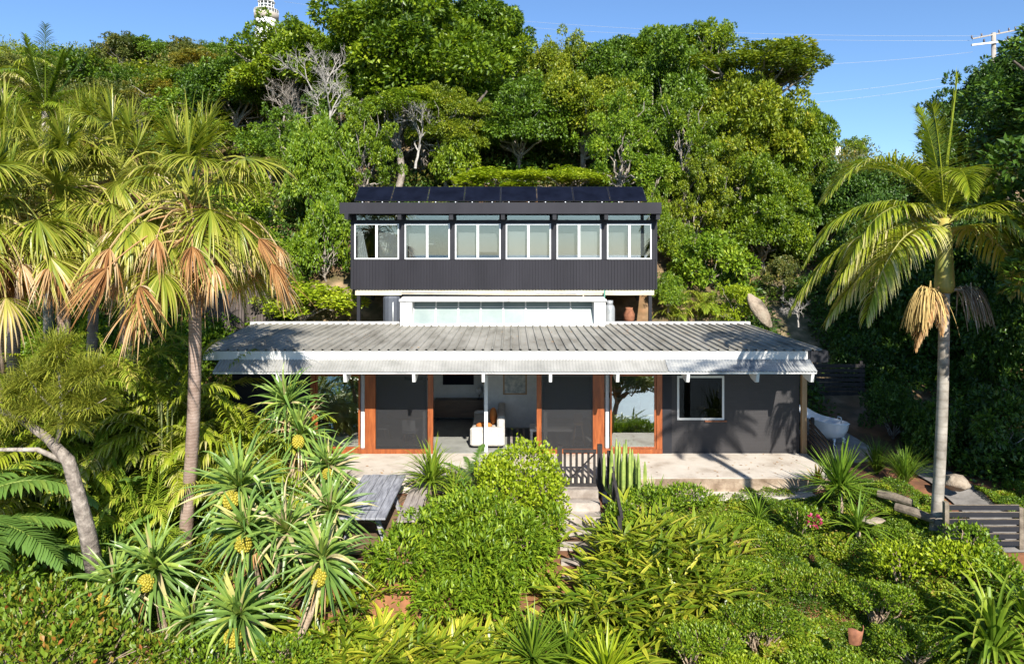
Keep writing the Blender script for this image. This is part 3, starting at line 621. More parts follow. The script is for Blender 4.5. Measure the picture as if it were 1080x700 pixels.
# black slatted screen fence between patio and bath
t = thing('slat_fence', 'black slatted fence at the patio end running out from the house corner', 'fence', (8.55, 18.9, 0))
b = MB()
for i in range(7): z = .12+i*.14; b.bar((8.66, 19.9, z+.02), (8.66, 18.55, z-.32), .025, .085)
b.build('slat_panel', M['dark_wood'], t)
for yy, hh in ((19.8, 1.08), (18.62, .76)): b = MB(); b.box(8.675, 8.755, yy-.04, yy+.04, -.3, hh); b.build('post', M['dark_wood'], t)

# picket gate with steps
t = thing('picket_gate', 'black picket gate with a diagonal brace at the top of the steps', 'gate', (PX(611, 17.6), 17.6, -.1))
xa, xb = PX(594, 17.6), PX(629, 17.6)
b = MB(); b.box(xa, xb, 17.60, 17.64, .70, .79); b.box(xa, xb, 17.60, 17.64, -.16, -.08); b.bar((xa+.03, 17.592, -.1), (xb-.03, 17.592, .70), .02, .075, (0, 1, 0)); b.build('frame', M['dark_wood'], t)
b = MB()
for i in range(6): xx = xa+.045+i*(xb-xa-.09)/5; b.box(xx-.032, xx+.032, 17.645, 17.665, -.20, .74)
b.build('pickets', M['dark_wood'], t)
for xx, hh in ((xa-.09, .9), (xb+.09, .92)): b = MB(); b.box(xx-.06, xx+.06, 17.56, 17.68, -.7, hh); b.build('post', M['dark_wood'], t)
t = thing('stair_rail', 'dark timber hand rail going down along the concrete steps', 'railing', (PX(641, 17), 17, -.5))
xx = PX(637, 17.5)+.12
b = MB(); b.bar((xx, 17.5, .76), (xx+.05, 15.7, -.25), .07, .09); b.bar((xx, 17.5, .30), (xx+.05, 15.7, -.7), .04, .09)
b.build('rail', M['dark_wood'], t)
for yy, z in ((17.45, .8), (16.6, .3), (15.72, -.2)): b = MB(); b.box(xx-.045, xx+.045, yy-.045, yy+.045, z-1.25, z); b.build('post', M['dark_wood'], t)
t = thing('timber_post', 'short dark post standing between the picnic bench and the lime hedge', 'post', (PX(482, 17), 17, -.4))
b = MB(); b.prism([(-.09, -.09), (.09, -.09), (.09, .09), (-.09, .09)], 'z', -.2, .72); b.prism([(-.1, -.1), (.1, -.1), (.1, .1), (-.1, .1)], 'z', .722, .75); b.build('shaft', M['dark_wood'], t, False, True)
b = MB()
for i in range(8):
    y1 = 17.75-i*.36; zt_ = -.16-i*.2
    b.box(PX(588, 16.8), PX(634, 16.8), y1-.40, y1-.002*i, zt_-.8, zt_)
o = b.build('steps', M['step']); o['kind'] = 'structure'; o['label'] = 'pale concrete garden steps going down from the gate'

# picnic table and bench
t = thing('picnic_table', 'long weathered grey timber picnic table on the lower terrace', 'table', (-3.15, 15.6, -.4))
b = MB(); W5 = 1.06/5
for i in range(5): xx = -3.70+i*W5; b.box(xx+.006, xx+W5-.006, 14.25, 17.0+(.02 if i % 2 else -.01), .30, .345)
b.build('tabletop', M['grey_wood'], t)
b = MB(); b.box(-3.64, -2.70, 14.6, 14.68, .20, .298); b.box(-3.64, -2.70, 16.6, 16.68, .20, .298); b.build('cross_beam', M['grey_wood'], t)
for yy in (14.72, 16.56):
    for s_ in (-1, 1): b = MB(); b.bar((-3.17+s_*.22, yy, .28), (-3.17+s_*.45, yy, -.42), .09, .09); b.build('leg', M['grey_wood'], t)
t = thing('garden_bench', 'weathered brown grey plank bench to the right of the picnic table', 'bench', (-2.27, 16, -.4))
b = MB()
for i in range(3): xx = -2.52+i*.155; b.box(xx+.004, xx+.150, 14.85, 16.95-(.03 if i == 1 else 0), .01, .05)
b.build('seat', M['brown_grey_wood'], t)
for yy in (15.1, 16.7):
    for xx in (-2.45, -2.13): b = MB(); b.box(xx-.04, xx+.04, yy-.04, yy+.04, -.42, .008); b.build('leg', M['brown_grey_wood'], t)

# right-hand slatted fence, sleeper edging, rocks, pot shard
t = thing('rail_fence', 'horizontal slat fence, darkened as if shaded, beside the smooth palm trunk', 'fence', (10, 14.4, -.2))
b = MB(); xa, xb = PX(1000, 14.4), PX(1074, 14.4)
for i in range(6): z = -.30+i*.15; b.box(xa, xb, 14.38, 14.405, z, z+.105)
b.build('slat_panel', M['charcoal'], t)  # charcoal colour stands in for tree shade on the slats
b = MB()
for i in range(6): z = -.30+i*.15; b.box(xa, xb, 14.37, 14.40, z+.107, z+.118)
b.build('slat_cap', M['sleeper'], t)
for xx in (xa-.04, xb+.05): b = MB(); b.box(xx-.045, xx+.045, 14.37, 14.46, -.7, .62 if xx < 10 else .5); b.build('post', M['sleeper'], t)
for i, (pa, pb, lab) in enumerate([((926, 520, 16.1), (962, 530, 15.6), 'grey sleeper log edging the path left of the smooth palm, farther one'), ((944, 534, 15.4), (986, 548, 14.9), 'pale sleeper log edging the garden at the foot of the smooth palm')]):
    o = thing('sleeper_log', lab, 'log'); b = MB(); a = P(*pa); c = P(*pb); b.tube([a, (a+c)/2+np.array((0, 0, .02)), c], [.09, .1, .085], 10); b.build('log', M['sleeper'], o)
def rock(px, py, D, r, lab, m=None):
    c = P(px, py, D); o = MB(); o.ball((0, 0, 0), (1, 1, 1), 22, 14); V = o.v[0]; ax = rdir(16); lim = rng.uniform(.62, .95, 16)
    for a_, l_ in zip(ax, lim): e_ = np.maximum(V@a_-l_, 0); V = V-e_[:, None]*a_*.95
    o.v[0] = c+V*np.array(r)*(1+.1*(vnoise(V[:, 0]*5, V[:, 1]*5+V[:, 2]*4)-.5))[:, None]; r_ = o.build('rock', m or M['rock'], None, True); tag(r_, lab, 'rock'); return r_
rock(1008, 508, 16.8, (.34, .3, .24), 'pale boulder on the path right of the smooth palm trunk')
rock(919, 549, 15.4, (.32, .2, .07), 'flat grey stone in the ground cover under the spiky yucca')
rock(430, 532, 16.2, (.16, .14, .12), 'small red brown stone between picnic table and bench', M['terracotta'])
rock(444, 531, 16.6, (.2, .16, .12), 'pale stone on the terrace behind the bench')
rk = rock(797, 330, 25.6, (.30, .22, .80), 'tall leaning pale rock slab behind the right end of the corrugated roof'); rk.data.transform(__import__('mathutils').Matrix.Translation(P(797, 322, 25.6)) @ __import__('mathutils').Matrix.Rotation(R(-32), 4, 'Y') @ __import__('mathutils').Matrix.Translation(-P(797, 322, 25.6))); 
t = thing('broken_pot', 'broken terracotta pot lying in the ground cover', 'pot', P(900, 668, 12.3))
b = MB(); A = []
for i in range(11):
    a = -1.2+i*.24; A.append([(.17*math.cos(a)*r, .17*math.sin(a)*r, h) for r, h in ((.75, -.14), (.9, .02), (1.0, .15+.03*math.sin(i*.7)), (.93, .15+.03*math.sin(i*.7)), (.8, .0), (.65, -.13))])
b.grid(A); b.xf((R(-80), 1, (0, 0, 0))); b.build('shard', M['terracotta'], t, True, True)

# paling fences upper left
for (pa, pb, pt, D, lab) in [(212, 255, 306, 24.9, 'dark paling fence panel above the left end of the corrugated roof'), (254, 290, 284, 25.3, 'taller dark paling fence panel stepped up towards the raised house')]:
    t = thing('paling_fence', lab, 'fence', (PX((pa+pb)/2, D), D, 3)); xa, xb = PX(pa, D), PX(pb, D); zt_ = PZ(pt, D)
    b = MB(); n = int((xb-xa)/.1)
    for i in range(n): x = xa+(xb-xa)*i/n; b.box(x+.004, x+.094, D-.012*(i % 2), D+.015, 2.3, zt_-.03*((i*7) % 3)/3)
    b.build('palings', M['paling'], t)
    b = MB(); b.box(xa, xb, D+.017, D+.06, zt_-.35, zt_-.27); b.box(xa, xb, D+.017, D+.06, zt_-1.4, zt_-1.32); b.build('rail', M['paling'], t)
    for xx in (xa, xb): b = MB(); b.box(xx-.045, xx+.045, D+.062, D+.15, 2.2, zt_+.02); b.build('post', M['paling'], t)
# slat screen at the back right garden, shade put into its colour
t = thing('garden_fence', 'board fence darkened to look deeply shaded behind the bathtub', 'fence', (10.2, 23.6, .8))
b = MB()
for i in range(9): b.box(8.9, 12.2, 23.6, 23.63, .6+i*.16, .6+i*.16+.12)
b.build('boards', M['dark_wood'], t)
for xx in (8.95, 10.5, 12.1): b = MB(); b.box(xx-.05, xx+.05, 23.632, 23.72, .2, 2.1); b.build('post', M['dark_wood'], t)

# ------------------------------------------------------------------ furniture seen through the doors
t = thing('sofa', 'pale linen sofa standing end on in the open doorway', 'sofa', (-.62, 21.3, 0))
def rbox(b, x0, x1, y0, y1, z0, z1, r=.05):
    pl = [(x0+r, y0), (x1-r, y0), (x1, y0+r), (x1, y1-r), (x1-r, y1), (x0+r, y1), (x0, y1-r), (x0, y0+r)]; pi = [(x0+2*r, y0+r), (x1-2*r, y0+r), (x1-r, y0+2*r), (x1-r, y1-2*r), (x1-2*r, y1-r), (x0+2*r, y1-r), (x0+r, y1-2*r), (x0+r, y0+2*r)]
    V = [(x, y, z0) for x, y in pi]+[(x, y, z0+r) for x, y in pl]+[(x, y, z1-r) for x, y in pl]+[(x, y, z1) for x, y in pi]+[((x0+x1)/2, (y0+y1)/2, z0), ((x0+x1)/2, (y0+y1)/2, z1)]
    q = [(k*8+i, k*8+(i+1) % 8, (k+1)*8+(i+1) % 8, (k+1)*8+i) for k in range(3) for i in range(8)]
    tr = [(32, (i+1) % 8, i) for i in range(8)]+[(33, 24+i, 24+(i+1) % 8) for i in range(8)]
    return b.add(V, q, tr)
b = MB(); rbox(b, -1.25, -.22, 20.55, 22.6, .08, .46); b.build('base', M['linen'], t)
b = MB(); rbox(b, -.45, -.22, 20.55, 22.6, .465, .92); b.build('backrest', M['linen'], t)
for yy in (20.45, 22.60): b = MB(); rbox(b, -1.25, -.22, yy-.1, yy+.09, .08, .64); b.build('armrest', M['linen'], t)
b = MB(); rbox(b, -1.22, -.47, 20.58, 22.48, .465, .58); b.build('seat_cushion', M['linen'], t)
t = thing('cushion', 'rust orange cushion leaning on the sofa back', 'cushion', (-.58, 21.1, .82)); b = MB(); b.ball((0, 0, 0), (.12, .27, .26), 16, 10); b.build('cover', M['rust_fabric'], t, True, True)
t = thing('throw_cushion', 'small orange cushion lying on the near sofa arm', 'cushion', (-.85, 20.75, .62)); b = MB(); b.ball((0, 0, 0), (.25, .17, .09), 16, 10); b.build('cover', M['rust_fabric'], t, True, True)
t = thing('rug', 'dark rug with pale stripes behind the sofa', 'rug', (.45, 21.9, 0))
b = MB(); b.box(-.15, 1.4, 20.7, 22.7, 0, .012); b.build('pile', M['black_plastic'], t)
b = MB()
for i in range(7): x = -.05+i*.2; b.box(x, x+.07, 20.7, 22.7, .0125, .016)
b.build('stripes', M['brown_grey_wood'], t)
t = thing('coffee_table', 'low white coffee table behind the right screen door', 'table', (1.25, 21.2, 0))
b = MB(); b.box(.55, 1.95, 20.75, 21.45, .42, .50); b.build('top', M['white_paint'], t)
for xx in (.6, 1.9):
    for yy in (20.8, 21.4): b = MB(); b.box(xx-.03, xx+.03, yy-.03, yy+.03, 0, .418); b.build('leg', M['white_paint'], t)
t = thing('bar_stool', 'tall wooden bar stool behind the right screen door', 'stool', (2.0, 20.55, 0))
b = MB(); b.lathe([(.14, .68), (.155, .70), (.155, .73), (.13, .74)], n=20); b.build('seat', M['timber'], t, True, True)
b = MB(); b.box(-.14, .14, .11, .14, .76, 1.0); b.build('backrest', M['timber'], t, False, True)
for sx in (-1, 1):
    for sy in (-1, 1): b = MB(); b.tube([(sx*.09, sy*.09, .69), (sx*.19, sy*.17, 0)], [.018, .014]); b.build('leg', M['timber'], t, True, True)
b = MB(); b.lathe([(.15, .25), (.16, .265), (.15, .28)], n=20); b.build('foot_ring', M['iron'], t, True, True)
t = thing('dining_table', 'round dark dining table behind the left screen door', 'table', (-3.3, 21.6, 0))
b = MB(); b.lathe([(.62, .72), (.65, .735), (.65, .755), (.62, .765)], n=32); b.build('tabletop', M['timber'], t, True, True)
b = MB(); b.lathe([(.25, 0), (.22, .03), (.05, .08), (.045, .6), (.15, .718)], n=20); b.build('pedestal', M['black_plastic'], t, True, True)
def chair(x, y, rz, lab):
    t = thing('dining_chair', lab, 'chair', (x, y, 0), 'chairs round the dining table', rz=rz)
    b = MB(); A = [[(-.21+.42*u, -.21+.42*v, .45-.03*math.sin(math.pi*u)*math.sin(math.pi*v)) for u in np.linspace(0, 1, 6)] for v in np.linspace(0, 1, 6)]; b.grid(A); b.box(-.2, .2, -.2, .2, .40, .415); b.build('seat', M['white_alu'], t, True, True)
    b = MB(); A = [[(-.21+.42*u, .21+.06*v-.07*(1-math.sin(math.pi*u)), .46+.38*v-.05*abs(2*u-1)*v) for u in np.linspace(0, 1, 8)] for v in np.linspace(0, 1, 5)]; b.grid(A); b.build('backrest', M['white_alu'], t, True, True)
    for sx in (-1, 1):
        for sy in (-1, 1): b = MB(); b.tube([(sx*.12, sy*.12, .41), (sx*.21, sy*.21, 0)], [.016, .012]); b.build('leg', M['timber'], t, True, True)
chair(-3.1, 20.85, R(170), 'white moulded chair on the near side of the dining table')
chair(-4.05, 21.3, R(80), 'white moulded chair on the left side of the dining table')
t = thing('picture', 'framed print on the wall above the dining table', 'picture', (-3.3, 24.17, 1.7))
b = MB(); b.box(-.5, .5, -.02, .02, -.35, .35); b.build('frame', M['black_plastic'], t, False, True); b = MB(); b.box(-.44, .44, -.025, -.021, -.29, .29); b.build('print', M['pale_print'], t, False, True)
t = thing('sideboard', 'low dark sideboard against the wall behind the open doorway', 'sideboard', (-1.9, 24, 0))
b = MB(); b.box(-2.7, -1.0, 23.75, 24.18, .12, .72); b.build('cabinet', M['timber_dark'], t)
b = MB()
for xx in (-2.26, -1.44): b.box(xx-.38, xx+.38, 23.735, 23.748, .16, .68)
b.build('doors', M['timber_dark'], t)
for xx in (-2.6, -1.1): b = MB(); b.box(xx-.03, xx+.03, 23.8, 24.1, 0, .118); b.build('leg', M['iron'], t)
t = thing('wall_screen', 'black screen on the wall above the dark sideboard', 'screen', (-1.9, 24.15, 1.5)); b = MB(); b.box(-.55, .55, 0, .04, -.32, .32); b.build('body', M['black_plastic'], t, False, True)
b = MB(); b.box(-.53, .53, -.004, -.001, -.30, .30); b.build('display', M['solar'], t, False, True)
t = thing('table_lamp', 'white globe lamp standing on the dark sideboard', 'lamp', (-1.15, 23.95, .722)); b = MB(); b.lathe([(.08, 0), (.08, .02), (.015, .03), (.015, .18)], n=16); b.build('stand', M['iron'], t, True, True); b = MB(); b.ball((0, 0, .29), .12, 16, 10); b.build('lamp_shade', M['white_alu'], t, True, True)
t = thing('picture', 'large pale framed print on the wall behind the sofa', 'picture', (.1, 22.88, 1.6)); b = MB(); b.box(-.4, .4, -.0, .018, -.5, .5); b.build('frame', M['timber'], t, False, True); b = MB(); b.box(-.35, .35, -.005, -.001, -.45, .45); b.build('print', M['pale_print'], t, False, True)
t = thing('kitchen_bench', 'white kitchen bench behind the right glass door', 'kitchen bench', (3.7, 23.2, 0))
b = MB(); b.box(3.0, 4.4, 23.5, 24.1, 0, .88); b.build('cabinet', M['white_paint'], t); b = MB(); b.box(2.97, 4.43, 23.45, 24.12, .882, .92); b.build('worktop', M['timber'], t)
t = thing('floor_lamp', 'floor lamp with white dome shade behind the upstairs windows', 'lamp', (PX(463, 26.6), 26.6, 4.62))
b = MB(); b.lathe([(.16, 0), (.16, .03), (.02, .04)], n=20); b.tube([(0, 0, .03), (0, 0, 1.55), (-.05, 0, 1.7), (-.18, 0, 1.78), (-.3, 0, 1.72)], .014); b.build('stand', M['black_plastic'], t, True, True)
b = MB(); b.lathe([(.02, .2), (.12, .16), (.19, .05), (.2, 0), (.19, 0), (.12, .14), (.02, .18)], c=(-.3, 0, 1.54), n=20); b.build('lamp_shade', M['white_alu'], t, True, True)

# ------------------------------------------------------------------ distant structures
DT = 170.0; lx = PX(281, DT); sc = DT/F
t = thing('lighthouse', 'white lighthouse top showing above the trees on the ridge', 'lighthouse', (lx, DT, 45))
def LZ(py): return PZ(py, DT)-45
b = MB(); b.lathe([(3.6, 0), (2.95, 8), (2.6, LZ(27)), (2.55, LZ(21.5))], n=40); b.build('tower', M['tower_white'], t, True, True)
b = MB(); b.lathe([(2.5, LZ(21.5)), (2.9, LZ(20)), (2.95, LZ(15.2)), (2.6, LZ(15))], n=40); b.build('gallery', M['tower_tan'], t, True, True)
b = MB(); b.lathe([(2.3, LZ(15)), (2.35, LZ(11)), (2.2, LZ(9.8)), (1.9, LZ(9.7))], n=40); b.build('lantern_base', M['tower_white'], t, True, True)
b = MB(); b.lathe([(1.75, LZ(9.7)), (1.75, LZ(3.2))], n=32); b.build('lantern_glass', M['lens'], t, True, True)
b = MB()
for i in range(12):
    a = i*math.pi/6; b.bar((1.8*math.cos(a), 1.8*math.sin(a), LZ(9.7)), (1.8*math.cos(a), 1.8*math.sin(a), LZ(3.2)), .16, .16)
b.lathe([(1.76, LZ(6.6)), (1.86, LZ(6.6)), (1.86, LZ(6.1)), (1.76, LZ(6.1))], n=32); b.build('lantern_bars', M['tower_white'], t, False, True)
b = MB(); b.lathe([(2.05, LZ(3.2)), (2.1, LZ(2.8)), (1.7, LZ(0)), (.9, LZ(-4)), (.2, LZ(-6)), (.15, LZ(-9)), (0, LZ(-9.5))], n=32); b.build('dome', M['tower_white'], t, True, True)
b = MB(); b.lathe([(.9, LZ(9.5)), (1.1, LZ(7)), (.9, LZ(4))], n=20); b.build('lens', M['lens'], t, True, True)
b = MB()
for i in range(24):
    a = i*math.pi/12; b.bar((2.9*math.cos(a), 2.9*math.sin(a), LZ(15.2)), (2.9*math.cos(a), 2.9*math.sin(a), LZ(11.5)), .07, .07)
b.lathe([(2.86, LZ(11.5)), (2.94, LZ(11.5)), (2.94, LZ(11.2)), (2.86, LZ(11.2))], n=32); b.build('railing', M['tower_white'], t, False, True)
# small white house
t = thing('house', 'small white house wall glimpsed through trees below the skyline', 'house', (PX(812, 52), 54, gz(PX(812, 52), 54)))
b = MB(); b.box(-3, 3, -2, 3, -3, 2.6); b.prism([(-3, 2.6), (3, 2.6), (0, 4.4)], 'y', -2, 3); b.build('wall', M['white_paint'], t, False, True)
b = MB(); b.bar((-1.65, .5, 3.55), (-1.6, .5, 3.5), .1, .1)
for s_ in (-1, 1): b.add([(s_*3.3, -2.3, 2.46), (s_*3.3, 3.3, 2.46), (0, 3.3, 4.5), (0, -2.3, 4.5), (s_*3.3, -2.3, 2.56), (s_*3.3, 3.3, 2.56), (0, 3.3, 4.6), (0, -2.3, 4.6)], [(0, 1, 2, 3), (4, 7, 6, 5), (0, 4, 5, 1), (0, 3, 7, 4), (1, 5, 6, 2)])
b.build('roof', M['galv'], t, False, True)
b = MB(); b.box(-.7, .5, -2.05, -2.003, .9, 2.1); b.build('window', M['glass_dark'], t, False, True)
# street sign
D = 50; t = thing('street_sign', 'small white sign plate on a thin pole against the sky', 'sign', (PX(883.5, D), D, PZ(215, D)))
h = PZ(155, D)-PZ(215, D); b = MB(); b.tube([(0, 0, -2), (0, 0, h)], .045); b.build('pole', M['galv'], t, True, True); b = MB(); b.box(-.17, .17, -.08, -.05, h-.62, h); b.build('plate', M['white_paint'], t, False, True)
# power pole
D = 55; zp = PZ(35, D); gp = float(gz(PX(1048, D), D)); t = thing('power_pole', 'timber power pole with two crossarms above the trees at the right', 'power pole', (PX(1048, D), D, gp))
h = zp-gp; b = MB(); b.tube([(0, 0, -1), (0, 0, h*.5), (0, 0, h)], [.2, .18, .16], 12); b.build('pole', M['pole_wood'], t, True, True)
b = MB(); b.bar((-1.95, -.25, h-1.05), (1.95, -.25, h-.60), .12, .14); b.build('crossarm', M['white_paint'], t, False, True)
b = MB(); b.bar((-1.9, -.27, h-.55), (1.95, .25, h+.30), .11, .10); b.build('crossarm', M['pole_wood'], t, False, True)
for u in (-1, -.55, .25, .7, 1.):
    b = MB(); c = np.array((-.0, 0, h-.1))+np.array((1.9, .2, .42))*u
    b.lathe([(.05, 0), (.07, .04), (.04, .07), (.08, .12), (.04, .15), (.07, .2), (0, .24)], c=c+np.array((0, 0, .03)), n=10); b.build('insulator', M['ceramic'], t, True, True)
for u in (-.5, .5):
    b = MB(); c = np.array((0, -.25, h-.82))+np.array((1.9, 0, .23))*u; b.lathe([(.05, .08), (.09, .14), (.05, .2), (.09, .27), (.04, .36), (0, .4)], c=c, n=10); b.build('insulator', M['ceramic'], t, True, True)
def wire(a, c, sag, lab, r=.011):
    a = np.array(a); c = np.array(c); pts = [a+(c-a)*u-np.array((0, 0, sag*4*u*(1-u))) for u in np.linspace(0, 1, 25)]
    b = MB(); b.tube(pts, r, 5); o = b.build('power_line', M['wire'], None, True); tag(o, lab, 'power line', 'overhead wires')
wire(P(1026, 43, 55), P(300, 2, 75), 1.2, 'overhead wire leaving the lower left end of the slanted crossarm')
wire(P(1038, 38, 55.1), P(300, -6, 76), 1.3, 'overhead wire leaving the slanted crossarm next to the pole top')
wire(P(1026, 55, 54.8), P(560, 62, 46), .8, 'lowest overhead wire running from the white crossarm into the treetops')
wire(P(1010, 80, 60), P(700, 105, 62), .6, 'overhead wire low in the gap of sky left of the pole')
wire(P(1012, 88, 61), P(690, 116, 63), .6, 'second overhead wire low in the gap of sky, just under another')

# ------------------------------------------------------------------ trees on the hillside
def crown_mesh(seed, leaf, n_cl, per, flat=.75, low=-.25, name='crown', m=None, cr=(.24, .36)):
    """unit crown (radius about 1) of leaf clumps, returns mesh and clump centres"""
    global rng
    keep = rng; rng = np.random.default_rng(seed); b = MB()
    d = rdir(n_cl*3, low, 1); d = d[np.argsort(rng.random(len(d)))][:n_cl]
    rad = rng.uniform(.42, .95, n_cl)**.7; wob = .72+.56*vnoise(d[:, 0]*2.2+seed, d[:, 1]*2.2+d[:, 2]*1.7)
    cc = d*rad[:, None]*wob[:, None]*np.array((1, 1, flat)); rr = rng.uniform(cr[0], cr[1], n_cl)
    if name == 'crown':
        k2 = 26; d2 = rdir(k2, low+.1, 1); cc = np.concatenate([cc, d2*rng.uniform(.95, 1.22, k2)[:, None]*np.array((1, 1, flat))]); rr = np.concatenate([rr, rng.uniform(.05, .11, k2)])
    for c, r in zip(cc, rr):
        n = int(per*(r/.3)**2); dd = rdir(n, -.5, 1); u = rng.uniform(.5, 1.08, n)**.55; tb = rng.normal(.42, .11)
        p = c+dd*(r*u)[:, None]*np.array((1, 1, .92))
        out = nrm(dd+rdir(n)*.9+np.array((0, 0, -.15))); nr = nrm(dd*.8+np.array((0, 0, .8))+rdir(n)*.9)
        b.leaves(p, out, nr, rng.uniform(.7, 1.25, n)*leaf, rng.uniform(.42, .6, n)*leaf, np.clip(rng.normal(tb, .17, n), 0, 1), .06)
    rng = keep; return b.mesh(name, m), cc
VAR = {}
def variant(key, m):
    kk = (key, m)
    if kk not in VAR:
        p = {'big1': (1, .060, 105, 1150, .84, -.42), 'big2': (2, .056, 100, 1250, .95, -.5), 'big3': (3, .062, 110, 1100, .8, -.35), 'open1': (4, .060, 50, 1000, .62, -.05),
             'loose1': (8, .058, 78, 1300, 1.0, -.8), 'loose2': (9, .062, 70, 1200, 1.05, -.85), 'small1': (5, .105, 30, 330, .85, -.5), 'small2': (6, .105, 28, 340, 1.0, -.6), 'bush1': (7, .085, 34, 420, .8, -.3)}[key]
        VAR[kk] = crown_mesh(*p, 'crown', M[m], (.08, .16) if key[:5] == 'loose' else (.14, .22) if key == 'open1' else (.14, .23) if key[:3] == 'big' else (.18, .32))
    return VAR[kk]
def limb(a, c, r0, r1, wob, n=6, seed=0):
    a = np.array(a, float); c = np.array(c, float); u = np.linspace(0, 1, n)[:, None]; L = np.linalg.norm(c-a)
    off = rng.normal(0, 1, (n, 3))*wob*L*np.sin(u*math.pi); pts = a+(c-a)*u+off+np.array((0, 0, 1))*(u*(1-u))*L*.12
    return pts, np.linspace(r0, r1, n)
def tree(px, py, rx, ry, D, var, m, label, name='broadleaf_tree', bark='bark_grey', group=None, tr=None, lean=0, nl=18):
    c = P(px, py, D); Rx = rx*D/F*1.12; Rz = ry*D/F/.85*1.1
    g0 = np.array((c[0]+lean, c[1], 0.)); g0[2] = float(gz(g0[0], g0[1]))-.2
    if c[2]-Rz*.5 < g0[2]: g0[2] = float(gz(g0[0], g0[1]))-.2
    t = thing(name, label, 'bush' if name == 'bush' else 'tree', g0, group)
    me, cc = variant(var, m)
    if not any(True for _ in [0]) : pass
    o = bpy.data.objects.new('crown', me); COL.objects.link(o); o.parent = t
    o.location = [float(v) for v in (c-g0)]; a = rng.uniform(0, 6.28); o.rotation_euler = (0, 0, a); o.scale = (Rx, Rx, Rz)
    ca, sa = math.cos(a), math.sin(a); W = [np.array(((q[0]*ca-q[1]*sa)*Rx, (q[0]*sa+q[1]*ca)*Rx, q[2]*Rz))+c-g0 for q in cc]
    H = max(c[2]-g0[2]-Rz*.45, .3); tr = tr or max(.05, .045*Rx+.03*H*.6)
    b = MB(); fork = np.array(((c-g0)[0]*.5+rng.normal(0, .15)*Rx*.3, rng.normal(0, .1), H))
    pts, rd = limb((0, 0, 0), fork, tr, tr*.75, .03); b.tube(pts, rd, 9)
    order = rng.permutation(len(W))[:nl]
    for k in order:
        e = W[k]*np.array((1, 1, .97)); mid = fork+(e-fork)*.45+np.array((0, 0, .1*Rz)); pts, rd = limb(fork*(.75+.25*rng.random()), e, tr*.45, tr*.08, .05, 7); b.tube(pts, rd, 6, False)
        e2 = W[rng.integers(len(W))]
        if np.linalg.norm(e2-e) < Rx*.9: pts2, rd2 = limb(pts[3], e2, tr*.2, tr*.05, .06); b.tube(pts2, rd2, 5, False)
    b.build('trunk', M[bark], t, True, True)
    return t
GT = 'big broadleaf trees on the slope behind the house'
